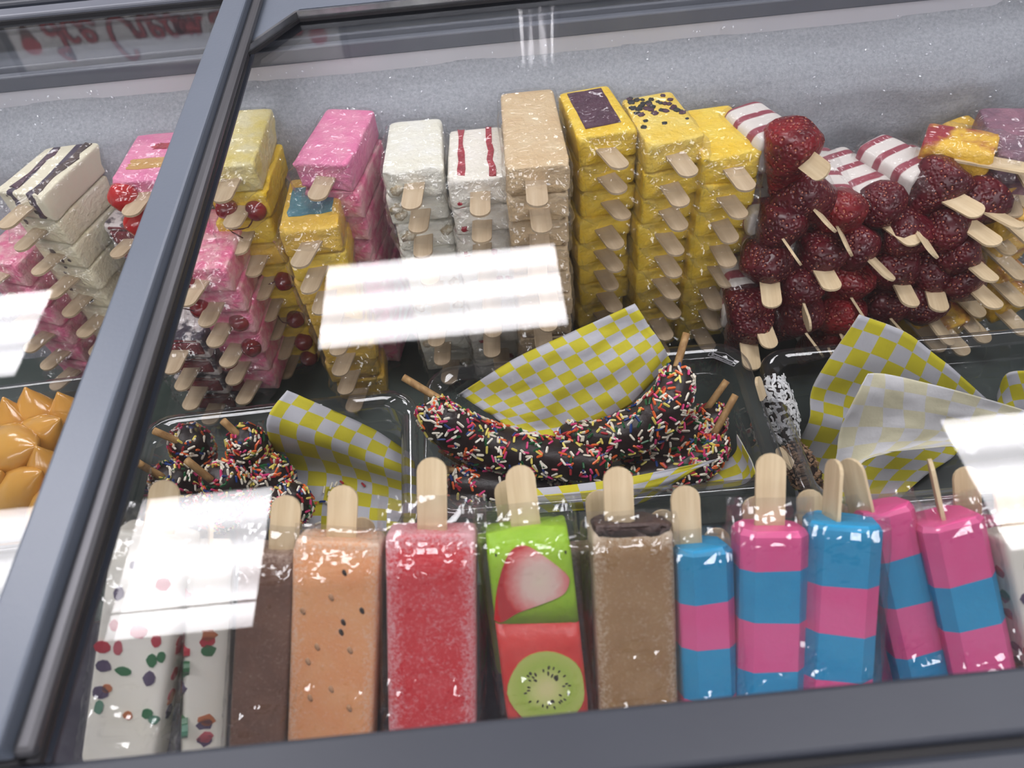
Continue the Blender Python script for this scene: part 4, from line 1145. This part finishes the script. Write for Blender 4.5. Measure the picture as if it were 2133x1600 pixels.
def kiwi_build(e, L, W, T):
    # green half above, red half below, with a strawberry slice and a kiwi slice set in the face; local x runs right-to-left
    cut = .055
    for nm, y0, y1, m, capm in (('green_half', 0, cut, I_green, 0), ('red_half', cut, L, I_red2, 0)):
        rings = []
        for q in range(5):
            y = y0 + (y1 - y0) * q / 4
            s = .96 if (q == 0 and y0 == 0) or (q == 4 and y1 == L) else 1
            r = sell(W * s, T * s, 9, 28, 0, T / 2, y)
            for p in r: p.y += (-.10 * p.x if abs(y - cut) < 1e-6 else 0) + (.0012 * noise.noise(Vector((p.x * 200, 3, p.z * 200))) if q == 0 else 0)
            rings.append(r)
        V, F = loft(rings); put(nm, mesh(nm, V, F), m, e)
    P = [Vector((x, y, 0)) for x, y in ((.0245, .0525), (.0205, .034), (.012, .0155), (.003, .0110), (-.006, .0165), (-.0195, .030), (-.0210, .036), (-.0165, .0425), (-.004, .0465), (.010, .0500), (.020, .0545), (.0245, .0525))]
    pts = [crom(P, k / 44) for k in range(44)]
    o = outline_slab('strawberry_slice', [(p.x + .004, p.y - .033) for p in pts], 0, .0012, sslice_m, e)
    o.matrix_local = Matrix.Translation((-.004, .0300, T))
    R = .0225
    pts = [(R * math.cos(a) * (1 + .03 * math.cos(5 * a)), R * math.sin(a)) for a in [2 * math.pi * k / 30 for k in range(30)]]
    o = outline_slab('kiwi_slice', pts, 0, .0010, kiwi_m, e); o.matrix_local = Matrix.Translation((-.001, .0945, T))
    sd = blob_mesh('kiwi_seed', .0011, 1, 6, 4, .1, (.5, 1.2, .4))
    rr = random.Random(3)
    for q in range(46):
        a = rr.uniform(0, 2 * math.pi); r = rr.uniform(.008, .0135)
        put('kiwi_seed', sd, seed_m, o, Matrix.Translation((r * math.cos(a), r * math.sin(a), .0010)) @ Matrix.Rotation(a - math.pi / 2, 4, 'Z'))
    for x, y in ((.019, .012), (-.021, .015), (-.014, .022)):
        put('kiwi_seed', sd, seed_m, e, Matrix.Translation((x, y, T)))
def peach_build(e, L, W, T):
    plain(I_peach)(e, L, W, T)
    sd = blob_mesh('fruit_seed', .0019, 1, 8, 5, .2, (.7, 1.3, .5))
    faint = surf('sunken_seed', srgb(196, 152, 116), None, .5)
    for x, y, d in ((-.005, .018, 1), (-.016, .040, 1), (-.0055, .0475, 1), (-.0045, .0535, 1), (.002, .033, 0), (.009, .063, 0), (-.010, .064, 0), (.0, .088, 0), (.012, .094, 0), (-.011, .099, 0), (.018, .042, 0), (.014, .072, 0)):
        put('fruit_seed', sd, seed_m if d else faint, e, Matrix.Translation((x, y, T - .0003)) @ Matrix.Rotation(.5, 4, 'Z') @ Matrix.Scale(1 if d else 1.1, 4))
def jelly_build(seed, wide=True):
    def f(e, L, W, T):
        plain(I_milk, False)(e, L, W, T)
        rr = random.Random(seed)
        cols = [surf(f'jelly_{n}_{seed}', srgb(*c), None, .3) for n, c in (('red', (186, 40, 60)), ('green', (40, 110, 66)), ('violet', (84, 70, 100)), ('orange', (190, 110, 66)), ('pink', (196, 92, 104)), ('teal', (92, 140, 118)), ('yellow', (196, 166, 60)))]
        spots = [(.012, .036, 2), (.012, .055, 0), (-.002, .056, 4), (-.013, .060, 0), (.017, .069, 0), (.008, .068, 4), (-.012, .072, 1), (-.017, .069, 1), (.015, .080, 2), (.003, .081, 1), (-.012, .083, 2), (.011, .093, 3), (.018, .096, 2), (.014, .105, 5), (-.003, .107, 3), (-.014, .104, 1), (-.018, .107, 5), (.004, .018, 2), (-.012, .026, 4)]
        for x, y, c in spots:
            w, h = rr.uniform(.0022, .0045), rr.uniform(.0022, .004)
            if abs(x) + w > W / 2: x *= .8
            pts = [(w * (1 + .3 * rr.random()) * math.cos(a), h * (1 + .3 * rr.random()) * math.sin(a)) for a in [2 * math.pi * k / 9 for k in range(9)]]
            o = outline_slab('jelly_piece', pts, 0, .0004, cols[c], e); o.matrix_local = Matrix.Translation((x, y, T))
        for q in range(14):
            y = rr.uniform(.01, L - .01); sx = -1 if q % 2 else 1
            pts = [(rr.uniform(.003, .006) * math.cos(a), rr.uniform(.0025, .0045) * math.sin(a)) for a in [2 * math.pi * k / 9 for k in range(9)]]
            o = outline_slab('jelly_piece', pts, 0, .0004, cols[rr.randrange(7)], e)
            o.matrix_local = Matrix.Translation((sx * W / 2 * 1.0, y, T * .5)) @ Matrix.Rotation(sx * math.pi / 2, 4, 'Y')
    return f
B_, P_ = I_bandblue, I_bandpink
front_bar((248, 1120), (372, 1115), (152, 1565), (338, 1550), 'white milk bar with colourful jelly pieces at the lower left', jelly_build(1), .606, stick_out=.030)
front_bar((388, 1150), (452, 1145), (352, 1555), (462, 1540), 'white jelly bar turned on its edge beside the chocolate bar', jelly_build(2), .622, spin=1.15, stick_out=.018, Wscale=1.1)
front_bar((505, 1158), (607, 1150), (466, 1535), (600, 1530), 'dark chocolate brown ice bar between the jelly and peach bars', plain(I_choc), .617, stick_out=.032, stick_dx=-.006)
front_bar((615, 1135), (788, 1122), (592, 1532), (780, 1512), 'peach orange ice bar with dark seeds', peach_build, .611, stick_out=.030, side=.002, ptop=.006)
front_bar((800, 1118), (992, 1108), (808, 1508), (990, 1488), 'watermelon red ice bar right of the peach one', plain(I_red), .609, stick_out=.042, ptop=.020)
front_bar((1007, 1117), (1186, 1096), (1055, 1490), (1226, 1474), 'green and red ice bar with strawberry and kiwi slices', kiwi_build, .611, stick_out=.036, ptop=.014)
front_bar((1237, 1112), (1402, 1106), (1246, 1472), (1418, 1462), 'light coffee brown ice bar with a dark top', plain(I_coffee, True, I_dark), .611, stick_out=.036, stick_dx=.006, ptop=.010)
front_bar((1412, 1160), (1530, 1158), (1422, 1455), (1545, 1447), 'blue and pink banded ice bar with blue top, leftmost banded one', bands([(.29, B_), (.28, P_), (.31, B_), (.12, P_)]), .607, .034, stick_out=.038, stick_dx=.007, ptop=.012, spin=-.12)
front_bar((1548, 1124), (1697, 1118), (1546, 1452), (1684, 1436), 'pink-topped banded ice bar with wide upright stick', bands([(.185, P_), (.29, B_), (.275, P_), (.25, B_)]), .604, .032, stick_out=.046, ptop=.020)
front_bar((1702, 1105), (1862, 1112), (1694, 1438), (1828, 1424), 'blue-topped banded ice bar standing in front with narrow stick', bands([(.31, B_), (.27, P_), (.26, B_), (.16, P_)], .008), .598, .036, stick_out=.038, pouch=True, ptop=.006, spin=.22, stick_roll=1.25, stick_dx=.006)
front_bar((1800, 1083), (1920, 1066), (1890, 1425), (1988, 1412), 'tilted pink and blue banded bar behind the blue-topped one', bands([(.225, P_), (.25, B_), (.265, P_), (.26, B_)], .005), .625, .028, stick_out=.036, stick_roll=1.1, stick_dx=.012)
front_bar((1935, 1106), (2062, 1094), (1995, 1412), (2132, 1398), 'rightmost pink-topped banded bar with its stick edge-on', bands([(.32, P_), (.27, B_), (.41, P_)], .006), .609, .034, stick_out=.038, stick_roll=1.95)
front_bar((2098, 1118), (2200, 1110), (2150, 1400), (2270, 1390), 'white jelly bar cut off by the right edge', jelly_build(5), .606, stick_out=.038)
# second row leaning behind, mostly only sticks in view
BACK = [(360, 1062, 'behind the white jelly bar'), (748, 1078, 'behind the peach bar'), (1058, 1000, 'behind the kiwi bar'), (1243, 1022, 'behind the coffee bar, left stick'), (1376, 1062, 'behind the coffee bar, right stick'),
        (1492, 1100, 'behind the leftmost banded bar'), (1574, 1034, 'behind the pink-topped bar, left stick'), (1684, 1020, 'behind the pink-topped bar, right stick'), (1738, 1046, 'behind the blue-topped bar, low stick'), (1868, 1042, 'behind the tilted banded bar'), (2012, 972, 'behind the edge-on stick at right'), (2098, 1008, 'under the right light reflection')]
for q, (u, v, w_) in enumerate(BACK):
    c = .664
    t_ = at_lean(u, v, c)                       # tip of the stick
    top = t_ - Vector((0, .7071, .7071)) * .034
    ax = Vector((random.Random(q).uniform(-.04, .04), -.7071, -.7071)).normalized()
    M = frame(top, ax, n45)
    m = [I_milk, I_choc, I_green, I_choc, I_coffee, B_, P_, B_, B_, P_, P_, I_milk][q]
    e = empty('ice_bar', M); tag(e, f'ice bar showing only its stick, {w_}', 'ice bar', 'second row of ice bars')
    V, F = body_mesh(.085, .048, .022, 8, .0008, q)
    put('ice_body', mesh('ice_body', V, F), m, e, Matrix.Translation((0, 0, -.011)))
    put('stick', stick_mesh(.034, .03, .0165), wood, e)
    put('clear_pouch', pouch_mesh(.048, .022, .085, .010, q, .004, False), film_flat, e, Matrix.Translation((0, 0, -.011)))
